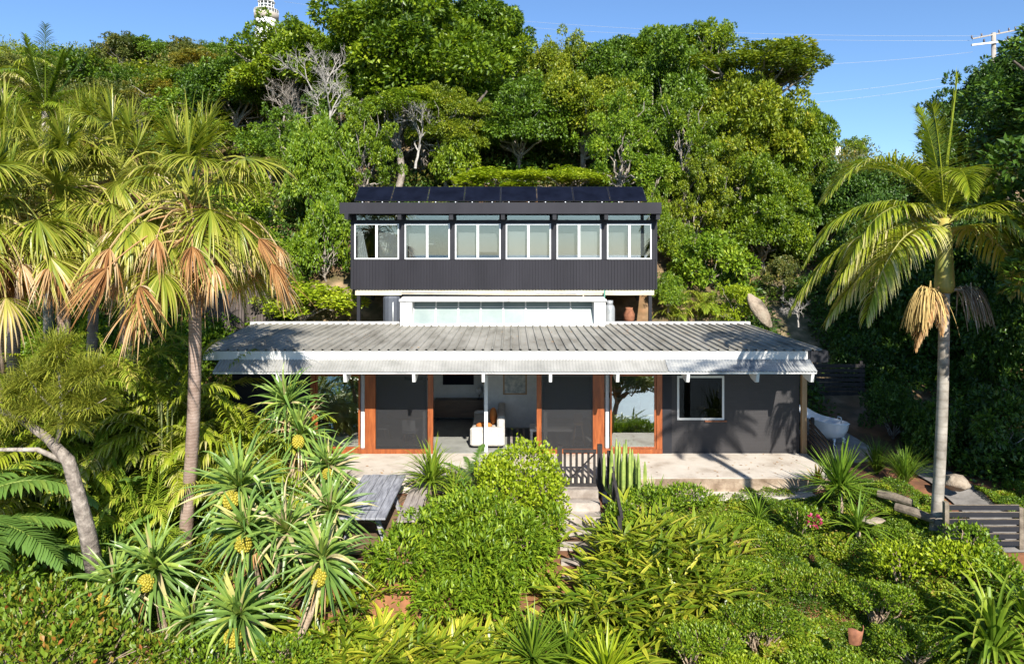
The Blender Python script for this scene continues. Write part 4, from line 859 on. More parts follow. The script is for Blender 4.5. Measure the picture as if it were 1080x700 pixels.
TREES = [
 (314, 79, 56, 48, 42, 'big1', 'lf_tree', 'broad domed tree just below the lighthouse, bare limbs showing under it'),
 (248, 104, 46, 40, 44, 'big3', 'lf_deep', 'rounded lower tree to the left of the domed tree under the lighthouse'),
 (262, 84, 24, 20, 50, 'big2', 'lf_tree', 'small tree crown directly in front of the lighthouse tower'),
 (448, 80, 88, 74, 40, 'big2', 'lf_tree', 'tallest dense tree rising behind the middle left of the solar panels'),
 (402, 36, 46, 30, 45, 'big1', 'lf_tree', 'high crown touching the top of the picture left of the tallest tree'),
 (502, 46, 46, 40, 44, 'big3', 'lf_deep', 'dark rounded crown at the right shoulder of the tallest tree'),
 (420, 122, 52, 26, 35, 'open1', 'lf_tree', 'low layered tree with tangled limbs under the tallest tree'),
 (590, 105, 40, 48, 43, 'big2', 'lf_tree2', 'paler narrow tree in the dip of the tree line behind the house'),
 (650, 92, 44, 44, 45, 'big1', 'lf_deep', 'tree with an even rounded top right of the dip in the tree line'),
 (710, 72, 46, 38, 44, 'big3', 'lf_tree', 'upright tree whose top stands alone right of the dip in the tree line'),
 (790, 84, 74, 34, 38, 'open1', 'lf_tree2', 'flat topped umbrella tree with sky showing beneath its canopy'),
 (752, 50, 22, 24, 41, 'small1', 'lf_tree', 'small tuft of crown above the left end of the umbrella tree'),
 (700, 125, 50, 62, 38, 'big2', 'lf_deep', 'dense tree hiding the slope behind the right end of the solar panels'),
 (780, 150, 54, 62, 36, 'big1', 'lf_tree2', 'bushy yellow green tree right behind the end of the raised house'),
 (830, 168, 38, 58, 37, 'big3', 'lf_tree', 'tree at the right end of the tree line next to the gap of sky'),
 (618, 128, 48, 46, 37, 'big3', 'lf_tree2', 'light green spreading tree behind the middle of the solar panels'),
 (548, 136, 46, 44, 37, 'big1', 'lf_deep', 'full dark green tree beside the dark bare trunk behind the solar panels'),
 (655, 160, 36, 44, 33, 'loose2', 'lf_shrub', 'bright leafy small tree just above the solar panels on the right'),
 (382, 168, 34, 44, 32, 'loose2', 'lf_tree', 'loose leafy tree with open branches behind the left end of the solar panels'),
 (335, 195, 32, 66, 31, 'big3', 'lf_shrub', 'tall bright shrub tree left of the raised house'),
 (345, 262, 26, 50, 29, 'bush1', 'lf_shrub', 'leafy shrub against the left wall of the raised house'),
 (732, 225, 32, 50, 32, 'loose1', 'lf_tree2', 'leafy tree touching the right wall of the raised house'),
 (806, 240, 42, 52, 31, 'big2', 'lf_tree', 'dense green tree behind the leaning pale rock slab'),
 (855, 255, 40, 50, 33, 'big1', 'lf_deep', 'shaded tree behind the drooping fronds of the smooth palm'),
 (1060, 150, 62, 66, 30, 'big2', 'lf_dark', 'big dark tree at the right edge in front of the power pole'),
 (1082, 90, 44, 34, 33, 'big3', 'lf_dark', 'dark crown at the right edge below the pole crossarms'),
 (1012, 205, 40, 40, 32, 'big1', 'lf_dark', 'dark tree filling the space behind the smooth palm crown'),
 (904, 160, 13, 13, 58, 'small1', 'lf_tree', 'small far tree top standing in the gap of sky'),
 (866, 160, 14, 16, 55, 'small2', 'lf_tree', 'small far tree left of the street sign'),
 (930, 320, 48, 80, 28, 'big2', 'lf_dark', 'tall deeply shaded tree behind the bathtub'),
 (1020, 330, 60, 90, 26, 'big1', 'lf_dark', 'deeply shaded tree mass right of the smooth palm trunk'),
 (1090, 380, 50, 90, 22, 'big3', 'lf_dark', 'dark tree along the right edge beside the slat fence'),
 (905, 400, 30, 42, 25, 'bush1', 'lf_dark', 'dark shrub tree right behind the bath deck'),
 (318, 150, 36, 40, 36, 'loose1', 'lf_deep', 'leafy tree under the right side of the domed tree below the lighthouse'),
 (472, 138, 36, 34, 35, 'big2', 'lf_tree2', 'lighter leafy tree left of the dark straight dead trunk'),
 (520, 105, 40, 34, 40, 'big2', 'lf_deep', 'full tree just right of the tallest tree, lower than it'),
 (562, 88, 34, 26, 46, 'big3', 'lf_tree2', 'yellowish far tree on the shoulder right of the tallest tree'),
 (742, 108, 38, 40, 40, 'big1', 'lf_tree', 'leafy tree below the left half of the umbrella tree'),
 (722, 165, 36, 50, 33, 'loose2', 'lf_tree', 'round leafy tree diagonally above the right end of the raised house'),
 (856, 220, 32, 34, 37, 'big2', 'lf_tree2', 'yellow green tree low at the right end of the tree line'),
 (375, 110, 34, 26, 40, 'big3', 'lf_tree', 'leafy crown over the sandy bank beside the bare trees'),
 (770, 215, 38, 50, 32, 'loose2', 'lf_tree2', 'spreading light tree above the shrubs right of the raised house'),
 (690, 245, 16, 40, 31, 'bush1', 'lf_tree', 'narrow leafy tree squeezed against the right wall of the raised house'),
 (900, 225, 40, 50, 32, 'big3', 'lf_dark', 'dark tree behind the highest left frond of the smooth palm'),
]
for i, (px, py, rx, ry, D, var, m, lab) in enumerate(TREES): tree(px, py, rx, ry, D, var, m, lab, bark='bark_dark' if m == 'lf_dark' else 'bark_grey', group=GT)
# trees that stand outside the right edge and shade the garden there
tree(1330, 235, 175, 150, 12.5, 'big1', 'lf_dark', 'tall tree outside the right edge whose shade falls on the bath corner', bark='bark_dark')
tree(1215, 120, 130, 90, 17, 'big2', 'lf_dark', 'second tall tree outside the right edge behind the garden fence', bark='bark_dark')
for x, y, r, lab in ((5.5, 4.5, 2.0, 'bushy tree on the slope below the bottom edge, mirrored in the right glass door'), (-4.5, 4.2, 2.0, 'bushy tree on the slope under the left part of the bottom edge'), (1.0, 2.5, 1.9, 'bushy tree on the slope under the camera')):
    c = np.array((x, y, -.4)); tree(540+c[0]*F/c[1], HOR+(CAMH-c[2])*F/c[1], r*F/c[1], r*.8*F/c[1], c[1], 'big2', 'lf_tree2', lab)
# skyline scrub at the left
SCR = [(215, 235, 40, 34, 27, 'lf_shrub', 'leafy bush behind the crown of the ringed trunk palm'), (255, 225, 34, 36, 28, 'lf_tree', 'dark leafy bush right of the ringed trunk palm crown'), (160, 215, 40, 34, 28, 'lf_tree', 'leafy bush in the gap between the left fan palm crowns'), (265, 265, 26, 22, 26.5, 'lf_shrub', 'bright bush above the taller paling fence'), (100, 205, 44, 30, 29, 'lf_deep', 'dark bush behind the middle of the fan palms'),(128, 56, 22, 18, 84, 'lf_hill', 'airy olive tree standing on the skyline between feather palm and lighthouse'), (155, 60, 20, 17, 86, 'lf_deep', 'dark bush on the skyline right of the airy olive tree'), (196, 62, 20, 16, 88, 'lf_hill', 'olive bush halfway along the ridge skyline'), (228, 62, 18, 15, 90, 'lf_deep', 'dark spiky bush on the ridge near the lighthouse'), (212, 64, 20, 9, 64, 'lf_gold', 'bright yellow bush below the ridge near the lighthouse'), (165, 98, 22, 10, 54, 'lf_gold', 'yellow bush low on the hillside above the fan palms'), (190, 92, 30, 16, 56, 'lf_tree', 'fresh green bush between the yellow hillside bushes'),(60, 80, 34, 24, 64, 'lf_deep', 'dark green bush on the skyline right of the feather palm'), (100, 88, 30, 22, 66, 'lf_tree2', 'yellowish bush left of the thin topped skyline bush'), (135, 92, 26, 18, 62, 'lf_deep', 'dark bush below the thin topped skyline bush'),
 (225, 92, 26, 20, 58, 'lf_tree2', 'light bush left of the trees under the lighthouse'), (185, 140, 30, 18, 44, 'lf_deep', 'dark bush right behind the fan palm tops'), (215, 150, 34, 22, 41, 'lf_tree', 'green bush beside the shrubby slope left of the bare trees'), (110, 140, 30, 18, 45, 'lf_deep', 'dark bush behind the middle fan palm'),(28, 92, 30, 26, 60, 'lf_hill', 'olive bush on the left skyline behind the feather palm'), (128, 66, 22, 18, 92, 'lf_hill', 'thin topped bush on the skyline left of the ridge middle'),
 (152, 62, 24, 16, 96, 'lf_hill', 'brownish bush on the ridge right of the thin topped bush'), (190, 66, 26, 15, 98, 'lf_hill', 'low grey green bush along the ridge towards the lighthouse'),
 (226, 64, 22, 15, 100, 'lf_dark', 'dark bush on the ridge left of the lighthouse'), (170, 88, 34, 18, 70, 'lf_tree2', 'green bush on the hillside below the ridge'),
 (205, 70, 18, 12, 68, 'lf_gold', 'golden yellow bush high on the hillside left of the lighthouse'), (160, 108, 24, 14, 58, 'lf_gold', 'yellow flowering bush in the middle of the hillside'),
 (200, 118, 30, 22, 52, 'lf_shrub', 'bright green bush under the golden hillside bush'), (240, 130, 34, 24, 46, 'lf_tree', 'dark green bush below the domed tree under the lighthouse'),
 (112, 112, 34, 22, 56, 'lf_hill', 'dull olive bush behind the left fan palms'), (80, 132, 30, 20, 44, 'lf_tree', 'green bush right of the feather palm at the top left'),
 (150, 145, 40, 18, 42, 'lf_tree2', 'yellow green bush directly above the left fan palms'), (285, 165, 34, 30, 38, 'lf_shrub', 'leafy bush between the fan palms and the tall bright shrub tree'),
 (10, 135, 40, 30, 40, 'lf_tree', 'green bush at the left edge behind the feather palm'),
 (530, 193, 44, 12, 33, 'lf_lime', 'yellow green hedge shrub right behind the middle solar panels'), (600, 190, 36, 12, 33.5, 'lf_lime', 'lime shrub behind the fifth and sixth solar panel'),
 (480, 176, 20, 30, 34.5, 'lf_tree', 'dark narrow bush left of the lime hedge shrub'), (690, 190, 24, 22, 32.5, 'lf_shrub', 'small bright bush behind the right end of the panel row'),
 (705, 312, 16, 22, 27.5, 'lf_shrub', 'fresh green bush at the corner post of the raised house'), (748, 286, 34, 36, 29, 'lf_shrub', 'leafy green bush behind the right half of the corrugated roof'),
 (776, 322, 20, 18, 26.5, 'lf_lime', 'lime green plant at the foot of the leaning rock slab'), (826, 292, 16, 20, 28.5, 'lf_hill', 'brownish dry bush right of the leaning rock slab'),
 (320, 322, 46, 20, 26.5, 'lf_lime', 'bright low bush behind the left part of the corrugated roof'), (290, 300, 22, 24, 27.5, 'lf_shrub', 'green bush right of the taller paling fence'),
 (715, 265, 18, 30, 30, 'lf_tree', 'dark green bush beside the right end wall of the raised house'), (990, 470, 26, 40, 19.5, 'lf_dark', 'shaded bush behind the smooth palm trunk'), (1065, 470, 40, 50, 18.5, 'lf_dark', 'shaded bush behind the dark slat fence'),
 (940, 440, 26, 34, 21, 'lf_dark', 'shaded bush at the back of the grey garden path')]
for i, (px, py, rx, ry, D, m, lab) in enumerate(SCR): tree(px, py, rx, ry, D, ('small1', 'small2', 'bush1')[i % 3], m, lab, name='bush', bark='bark_grey', group='bushes on the hillside', nl=8)
# bare grey trees
def bare(px, py, D, h, label, spread=.6, m='bark_white', seed=1):
    global rng
    keep = rng; rng = np.random.default_rng(seed); c = P(px, py, D); g0 = np.array((c[0], c[1], c[2]))
    t = thing('bare_tree', label, 'tree', g0); b = MB(); br = MB()
    def grow(p, d, L, r, dep, bb):
        n = 5; pts = [p]
        for i in range(n): d = nrm(d+rng.normal(0, .16, 3)+np.array((0, 0, .06))); pts.append(pts[-1]+d*L/n)
        bb.tube(pts, np.linspace(r, r*.62, n+1), 6 if dep < 2 else 4, False)
        if dep >= 5: return
        for k in range(3 if dep else 4):
            a = rng.uniform(0, 6.28); e = nrm(np.cross(d, (math.cos(a), math.sin(a), .3))); grow(pts[rng.integers(2, n+1)], nrm(d+e*spread*rng.uniform(.6, 1.4)), L*rng.uniform(.55, .8), r*.58, dep+1, br)
    grow(np.zeros(3), np.array((.1, 0, 1.)), h*.34, h*.016, 0, b)
    b.build('trunk', M[m], t, True, True); br.build('branches', M[m], t, True, True); rng = keep
bare(338, 128, 37.5, 5.6, 'bare silvery tree with forking twigs below the domed tree', .62, 'bark_white', 3)
bare(356, 150, 36, 5.0, 'bare grey tree in front of the sandy bank', .8, 'bark_white', 8)
bare(300, 142, 38, 4.2, 'leafless spreading tree left of the bare silvery tree', .95, 'bark_grey', 5)
bare(438, 178, 33.5, 4.6, 'pale leafless thicket tree behind the second solar panel', .8, 'bark_white', 12)
bare(640, 168, 34, 3.4, 'thin bare tree among the light green trees behind the panels', .7, 'bark_grey', 21)
bare(842, 345, 25.2, 1.9, 'tangle of pale dead branches behind the right end of the roof', 1.2, 'bark_white', 31)
t = thing('tree_stump', 'dark straight dead trunk standing behind the middle left solar panels', 'tree', P(493, 178, 35)); b = MB(); b.tube([(0, 0, -1), (.03, 0, 1.2), (-.02, 0, 2.6)], [.26, .22, .2], 12); b.build('trunk', M['bark_dark'], t, True, True)
b = MB(); b.tube([(0, 0, 2.2), (.4, 0, 3.2), (1.0, .1, 4.0)], [.12, .1, .05], 8); b.build('branch', M['bark_dark'], t, True, True)

# hillside undergrowth: one mass of leaf clumps nobody could count
def scatter_clumps(name, m, N, xr, yr, rr, leaf, per, ok, lift=.5, label='', seed=2, tint=.42):
    global rng
    keep = rng; rng = np.random.default_rng(seed); b = MB()
    x = rng.uniform(*xr, N); y = rng.uniform(*yr, N); k = ok(x, y); x = x[k]; y = y[k]; n = len(x)
    r = rng.uniform(*rr, n)*(y/30 if yr[1] > 40 else 1); z = gz(x, y)+r*lift*rng.uniform(.3, 1.2, n); tb = np.clip(rng.normal(tint, .14, n), 0, 1)
    d = rdir(n*per, -.3, 1); ii = np.repeat(np.arange(n), per); u = rng.uniform(.4, 1.05, n*per)**.6
    p = np.stack([x, y, z], -1)[ii]+d*(r[ii]*u)[:, None]; ls = leaf*((y[ii]/30)**.45 if yr[1] > 40 else 1)
    b.leaves(p, nrm(d+rdir(n*per)*.9), nrm(d*.6+np.array((0, 0, .8))+rdir(n*per)*.9), ls*rng.uniform(.7, 1.3, n*per), ls*.5*rng.uniform(.7, 1.2, n*per), np.clip(tb[ii]+rng.normal(0, .15, n*per), 0, 1), .05)
    rng = keep; o = b.build(name, M[m]); o['kind'] = 'stuff'; o['label'] = label; o['category'] = 'undergrowth'; return o
hill_ok = lambda x, y: (np.abs(x) < y*.85+4) & ((np.abs(x+.3) > 7.2) | (y > 31.5)) & (fbm(x*.16+2, y*.16) < .56+.1*(y > 60))
scatter_clumps('hillside_scrub', 'lf_hill', 5200, (-75, 62), (28.5, 95), (.35, 1.1), .19, 110, hill_ok, .5, 'olive scrub covering the hillside between the trees', 4)
scatter_clumps('understorey', 'lf_dark', 2600, (-32, 32), (28.5, 44), (.4, .8), .22, 70, lambda x, y: hill_ok(x, y) & (fbm(x*.4, y*.4+4) > .42), .6, 'understorey leaves darkened to imitate shade under the hillside trees', 6)  # dark leaf colour stands in for shade between the crowns
scatter_clumps('ridge_scrub', 'lf_tree2', 4200, (-150, 40), (80, 190), (.10, .5), .20, 90, lambda x, y: (np.abs(x) < y*.8) & (fbm(x*.06, y*.06) > .40), .6, 'low scrub along the far ridge', 8)
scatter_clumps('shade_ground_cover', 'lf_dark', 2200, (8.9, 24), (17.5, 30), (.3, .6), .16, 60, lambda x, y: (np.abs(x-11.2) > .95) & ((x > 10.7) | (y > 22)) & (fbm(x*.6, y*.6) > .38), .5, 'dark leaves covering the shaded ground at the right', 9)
scatter_clumps('jungle_undergrowth', 'lf_shrub', 2600, (-22, -8.7), (12.5, 28), (.3, .6), .16, 60, lambda x, y: x > -y*.95, .6, 'green undergrowth filling the ground under the left palms', 10)

# ------------------------------------------------------------------ palms
def petiole_curve(elev, L, droop, k=8):
    d0 = np.array((math.cos(elev), 0, math.sin(elev))); pts = [np.zeros(3)]
    for i in range(k):
        t = (i+.5)/k; d = nrm(d0+np.array((0, 0, -1))*droop*t**1.3); pts.append(pts[-1]+d*L/k)
    return np.array(pts), d
def fan_frond(elev, pl, fr, nseg, droop, spread, tint, W, pd=.5, m='lf_fan', name='frond', up=.2, sdv=.09):
    b = MB(); pts, d = petiole_curve(elev, pl, pd); b.tube(pts, np.linspace(.026, .012, len(pts)), 5, True, min(tint+.22, .9))
    a = np.linspace(-spread, spread, nseg)+rng.normal(0, .02, nseg); s_ = np.array((0, 1., 0)); u = nrm(np.cross(d, s_)); u = u if u[2] > 0 else -u
    # the hastula: segments leave the end of the petiole like the spokes of a fan
    dirs = np.cos(a)[:, None]*d+np.sin(a)[:, None]*s_+u*up*np.cos(a)[:, None]+rng.normal(0, .2 if m == 'lf_dead' else .05, (nseg, 3))
    L = fr*(1-.3*(np.abs(a)/max(spread, .1))**2)*(rng.uniform(.4, 1.2, nseg) if m == 'lf_dead' else rng.uniform(.82, 1.12, nseg))
    b.arch(np.repeat(pts[-1:], nseg, 0), dirs, L, droop*rng.uniform(.2 if m == 'lf_dead' else .45, 1.7, nseg), 8, W*rng.uniform(.8, 1.15, nseg), [.18, .62, .95, 1, .82, .62, .42, .24, .04], np.clip(rng.normal(tint, sdv, nseg), 0, 1), fold=.28, tip=.34 if m == 'lf_fan' else .1, pw=2.4 if m == 'lf_fan' else 1.6)
    return b.mesh(name, M[m])
FANS = [fan_frond(R(e), p, fr_, ns, dr, R(sp_), ti, w_, pd, up=.12, sdv=.13) for e, p, dr, ti, pd, fr_, sp_, ns, w_ in ((80, 1.0, .7, .40, .3, .95, 125, 60, .042), (66, 1.3, 1.6, .45, 1.1, 1.05, 115, 56, .044), (50, 1.6, 2.2, .52, 2.0, 1.15, 95, 46, .046), (36, 1.75, 2.6, .58, 2.4, 1.2, 85, 44, .046), (20, 1.8, 2.6, .64, 2.3, 1.15, 80, 42, .046), (58, 1.5, 2.4, .55, 1.8, 1.15, 90, 46, .046), (4, 1.85, 2.8, .74, 2.2, 1.1, 70, 40, .044), (62, 1.25, .9, .48, .8, 1.0, 125, 60, .042))]
DEADF = [fan_frond(R(e), p, 1.0, 46, 3.0, R(sp_), ti, .032, pd, 'lf_dead', 'dead_frond', 0, .26) for e, p, pd, sp_, ti in ((24, 1.9, 1.8, 46, .5), (8, 2.0, 1.6, 40, .62), (-15, 1.8, 1.6, 36, .4), (32, 2.1, 2.0, 52, .7), (0, 2.2, 1.2, 44, .34))]
DEADH = [fan_frond(R(e), p, 1.1, 40, 3.0, R(42), .45, .034, 1.0, 'lf_dead', 'dead_frond', 0, .22) for e, p in ((-65, .7), (-48, .9))]
def fan_palm(base, top, r0, r1, label, live, dead, seed, sc=1.0, skirt=8, lean=(0, 0)):
    global rng
    keep = rng; rng = np.random.default_rng(seed); base = np.array(base, float); top = np.array(top, float)
    t = thing('fan_palm', label, 'palm tree', base, 'fan palms massed on the left'); h = top-base
    u = np.linspace(0, 1, 14)[:, None]; pts = h*u+np.concatenate([np.sin(u*math.pi)*.16, 0*u, 0*u], 1)
    b = MB(); rad = np.interp(u[:, 0], [0, .06, .2, 1], [r0*1.5, r0*1.1, r0, r1]); b.tube(pts, rad, 16); b.build('trunk', M['fan_trunk'], t, True, True)
    # old leaf bases round the top of the trunk
    b = MB(); n = 46; z = rng.uniform(-1.0, .12, n); a = np.arange(n)*2.4; d = np.stack([np.cos(a)*.55, np.sin(a)*.55, np.full(n, .8)], -1)
    b.arch(h+np.stack([np.cos(a)*r1*.8, np.sin(a)*r1*.8, z], -1), d, rng.uniform(.3, .5, n), .5, 4, .12, [1, .8, .6, .45, .3], rng.uniform(.1, .7, n), .3); b.build('leaf_bases', M['lf_dead'], t, False, True)
    for i in range(live):
        k = min(int(i/live*7), 6) if rng.random() < .7 else rng.integers(8); put(FANS[k], 'frond', t, h+np.array((0, 0, .30-.75*i/live+rng.normal(0, .12))), i*2.399+rng.normal(0, .2), sc*rng.uniform(.78, 1.2), rng.normal(0, .22))
    for i in range(dead): put(DEADF[rng.integers(5)], 'dead_frond', t, h+np.array((0, 0, -.75+.85*rng.random())), i*2.399+1+rng.normal(0, .5), sc*rng.uniform(.55, 1.22), rng.normal(0, .3))
    for i in range(skirt): put(DEADH[rng.integers(2)], 'dead_frond', t, h+np.array((0, 0, -.4-.3*rng.random())), i*2.399+rng.normal(0, .3), sc*rng.uniform(.8, 1.1))
    rng = keep; return t
def gpt(px, D): x = PX(px, D); return np.array((x, D, float(gz(x, D))-.1))
fan_palm(gpt(192, 15.4), P(203, 222, 15.4), .145, .125, 'tall fan palm with a ringed brown trunk beside the left end of the roof', 46, 30, 3, 1.1, 6)
fan_palm(gpt(60, 17.5), P(62, 208, 17.5), .17, .14, 'fan palm crown with pale drooping leaves left of the ringed trunk palm', 42, 26, 5, 1.12, 12)
fan_palm(gpt(128, 19.5), P(126, 190, 19.5), .17, .14, 'fan palm standing behind and between the two nearer left fan palms', 40, 24, 7, 1.15, 12)
fan_palm(gpt(-12, 16.0), P(-8, 232, 16.0), .17, .14, 'fan palm crown cut by the left edge of the picture', 40, 24, 9, 1.08, 12)
fan_palm(gpt(10, 20.0), P(8, 172, 20.0), .17, .14, 'pale fan palm under the feather palm at the left edge', 40, 14, 13, 1.1, 14)

fan_palm(gpt(95, 22.5), P(92, 160, 22.5), .16, .13, 'smaller fan palm rising behind the gap between the left fan palms', 36, 10, 15, 1.05, 6)

def feather(elev, L, droop, nl, ll, W, tint, ang=(70, 28), m='lf_feather', name='frond', hang=1.4, tip=.25, lift=.25, sd=.1, t0=.12, k=5, r=.028):
    b = MB(); pts, d = petiole_curve(elev, L, droop, 14); b.tube(pts, np.linspace(r, .005, len(pts)), 5, True, min(tint+.25, .85))
    T = np.linspace(t0, .99, nl); S = np.linspace(0, 1, len(pts)); c = np.stack([np.interp(T, S, pts[:, i]) for i in range(3)], -1); tg = nrm(np.gradient(c, axis=0))
    for sg in (-1, 1):
        sd_ = np.cross(tg, (0, 0, 1.)); sd_ = np.broadcast_to(np.array((0, 1.0, 0))*sg, tg.shape); up = nrm(np.cross(tg, sd_)*sg*-1); up = np.where(up[:, 2:3] < 0, -up, up)
        an = np.radians(np.interp(T, [t0, 1], ang)); dr = tg*np.cos(an)[:, None]+sd_*np.sin(an)[:, None]+up*lift+rng.normal(0, .05, tg.shape)
        l = ll*np.interp(T, [t0, .25, .55, 1], [.55, .95, 1, .3])*rng.uniform(.88, 1.1, nl)
        b.arch(c, dr, l, hang*rng.uniform(.7, 1.3, nl), k, W*rng.uniform(.85, 1.1, nl), np.interp(np.linspace(0, 1, k+1), [0, .15, .6, 1], [.5, 1, .8, .05]), np.clip(rng.normal(tint, sd, nl), 0, 1), fold=.25, tip=tip)
    return b.mesh(name, M[m])
# king palm with crownshaft
KF = {e: feather(R(e), 3.5, dr, 84, .95, .042, ti+.04, hang=hg*1.5, sd=.13) for e, dr, ti, hg in ((80, .8, .45, .4), (58, 1.7, .48, .6), (36, 2.2, .52, .9), (14, 2.2, .62, 1.5), (-6, 1.6, .72, 1.7))}
kb = P(986, 580, 15.0); kb[2] = float(gz(kb[0], kb[1]))-.15; kt = P(996, 262, 15.0)
t = thing('king_palm', 'feather palm with a smooth pale trunk and swollen green crownshaft at the right', 'palm tree', kb)
h = kt-kb; u = np.linspace(0, 1, 14)[:, None]; pts = h*u*np.array((1, 1, .855))+np.concatenate([np.sin(u*math.pi)*.05, 0*u, 0*u], 1)
b = MB(); b.tube(pts, np.interp(u[:, 0], [0, .08, 1], [.168, .12, .105]), 18); b.build('trunk', M['king_trunk'], t, True, True)
cb = pts[-1]; b = MB(); b.lathe([(.118, -.04), (.18, .0), (.20, .12), (.185, .35), (.165, .75), (.14, 1.2), (.11, 1.6)], c=cb, n=20); b.build('crownshaft', M['crownshaft'], t, True, True)
top = cb+np.array((0, 0, 1.5))
for e, az, sc, dz in ((58, 150, .92, .25), (36, 196, .90, .05), (14, 212, 1.08, -.1), (80, 100, .75, .3), (36, 345, .95, .05), (14, 345, 1.05, -.05), (58, 30, .9, .2), (36, 80, .95, .1), (58, 250, .75, .2), (14, 160, 1.12, -.1), (-6, 182, .95, -.2), (36, 290, .7, 0), (14, 20, 1.0, -.1), (80, 220, .7, .3), (58, 185, 1.0, .2), (36, 165, 1.0, .1), (14, 185, .95, 0), (36, 15, 1.0, .05)):
    put(KF[e], 'frond', t, top+np.array((0, 0, dz-.1)), R(az), sc)
b = MB(); b.tube([(0, 0, .1), (.06, 0, 1.4), (.30, 0, 3.3)], [.04, .032, .008], 6, True, .7)
n = 26; tt = np.linspace(.55, .98, n); pp_ = np.stack([.02+.26*tt**1.3, 0*tt, .2+3.0*tt], -1); b.arch(pp_, np.tile((.05, 0, 1.), (n, 1))+rng.normal(0, .06, (n, 3)), .35, .2, 3, .03, [.6, 1, .6, .05], .75); o = b.build('spear_leaf', M['lf_feather'], t, False, True); o.location = [float(v) for v in top]
def infl(az, L, m, dens, ln, seed):
    global rng
    keep = rng; rng = np.random.default_rng(seed); b = MB(); d = np.array((math.cos(az), math.sin(az), .25)); c = cb+np.array((0, 0, -.02))
    b.tube([c, c+d*.25, c+d*.5+np.array((0, 0, -.06))], [.04, .03, .02], 6); n = dens
    a = rng.normal(0, 1, (n, 3))*np.array((.5, .5, .35)); st = c+d*rng.uniform(.2, .55, n)[:, None]
    b.arch(st, nrm(d+a), ln*rng.uniform(.7, 1.2, n), 4.5, 7, .022, [1, 1, 1, 1, 1, .9, .8, .5], .5, .4, pw=.8)
    o = b.build('flower_stalk', M[m], t, False, True); rng = keep
infl(R(195), .6, 'tan_stalk', 110, 1.0, 1); infl(R(-15), .6, 'bark_grey', 90, .9, 2)
DK = feather(R(-50), 1.9, 1.2, 34, .5, .04, .5, m='lf_dead', name='dead_frond', hang=3.0); put(DK, 'dead_frond', t, cb+np.array((-.1, -.05, .2)), R(200), .85); put(DK, 'dead_frond', t, cb+np.array((-.05, .05, .1)), R(240), .6)
# palm outside the frame whose shade falls on the terrace
KS = feather(R(30), 2.6, 1.4, 40, .7, .055, .5)
t = thing('king_palm', 'palm outside the right edge whose trunk shades the terrace', 'palm tree', (8.2, 8.0, float(gz(8.2, 8.0))-.1))
b = MB(); b.tube([(0, 0, 0), (.02, 0, 6), (0, 0, 12.4)], [.15, .12, .10], 14); b.build('trunk', M['king_trunk'], t, True, True)
for i in range(11): put(KS, 'frond', t, (0, 0, 12.4), i*2.4, .62)
# feather palm top left
D = 24.0; fb = gpt(52, D); ft = P(48, 118, D)
t = thing('feather_palm', 'dark feather palm with an upright wind blown frond at the top left', 'palm tree', fb); h = ft-fb
b = MB(); b.tube([(0, 0, 0), h*.5, h], [.18, .15, .12], 12); b.build('trunk', M['bark_grey'], t, True, True)
F2 = [feather(R(e), 2.6, dr, 42, .62, .06, ti, hang=hg, tip=.1) for e, dr, ti, hg in ((76, .5, .18, .8), (50, 1.2, .3, 1.4), (25, 1.5, .45, 1.8))]
for i in range(15): put(F2[0 if i < 4 else 1 if i < 10 else 2], 'frond', t, h, i*2.4+.5, .95+.2*math.sin(i))
sp = feather(R(58), 3.0, .25, 26, .42, .03, .1, m='lf_dark', hang=.3); put(sp, 'frond', t, h+np.array((.1, 0, .1)), 0.0, .95)
t = thing('feather_palm', 'yellowing feather palm at the left edge under the sky', 'palm tree', gpt(2, 26)); h = P(2, 92, 26)-gpt(2, 26)
b = MB(); b.tube([(0, 0, 0), h*.5, h], [.18, .15, .12], 12); b.build('trunk', M['bark_grey'], t, True, True)
F3 = [feather(R(e), 2.4, 1.3, 40, .6, .06, ti, hang=1.8) for e, ti in ((60, .55), (30, .72))]
for i in range(12): put(F3[i % 2], 'frond', t, h, i*2.4, 1.0)

# ------------------------------------------------------------------ garden plants, left and centre
def above(px, py, D): return P(px, py, D)
# pandanus
def pand_head(seed, n=92, L=1.02, W=.088):
    global rng
    keep = rng; rng = np.random.default_rng(seed); b = MB(); el = np.radians(np.linspace(86, -28, n)+rng.normal(0, 7, n)); az = np.arange(n)*2.39996+rng.normal(0, .12, n)
    d = np.stack([np.cos(el)*np.cos(az), np.cos(el)*np.sin(az), np.sin(el)], -1); z = np.linspace(.16, -.16, n)
    ti = np.clip(np.linspace(.52, .30, n)+rng.normal(0, .12, n), 0, .8); ti[rng.random(n) < .10] = .95; dr_ = rng.uniform(.35, 1.5, n); dr_[rng.random(n) < .15] = 3.0
    b.arch(np.stack([d[:, 0]*.05, d[:, 1]*.05, z], -1), d, L*rng.uniform(.75, 1.15, n)*np.interp(np.arange(n), [0, 16, n], [.6, 1, 1]), dr_, 8, W*rng.uniform(.8, 1.1, n), [.9, 1, .97, .9, .78, .62, .45, .25, .03], ti, fold=.42, base=.25, pw=1.8)
    rng = keep; return b.mesh('leaf_head', M['lf_pandan'])
PH = [pand_head(i) for i in range(5)]
DH = []
for i in range(2):
    b = MB(); n = 24; az = np.arange(n)*2.4; d = np.stack([np.cos(az)*.7, np.sin(az)*.7, np.full(n, -.5)], -1); b.arch(np.zeros((n, 3)), d, rng.uniform(.5, .9, n), 2.0, 6, .05, [.8, 1, .9, .8, .6, .4, .05], rng.uniform(.3, 1, n), .3); DH.append(b.mesh('dead_leaves', M['lf_dead']))
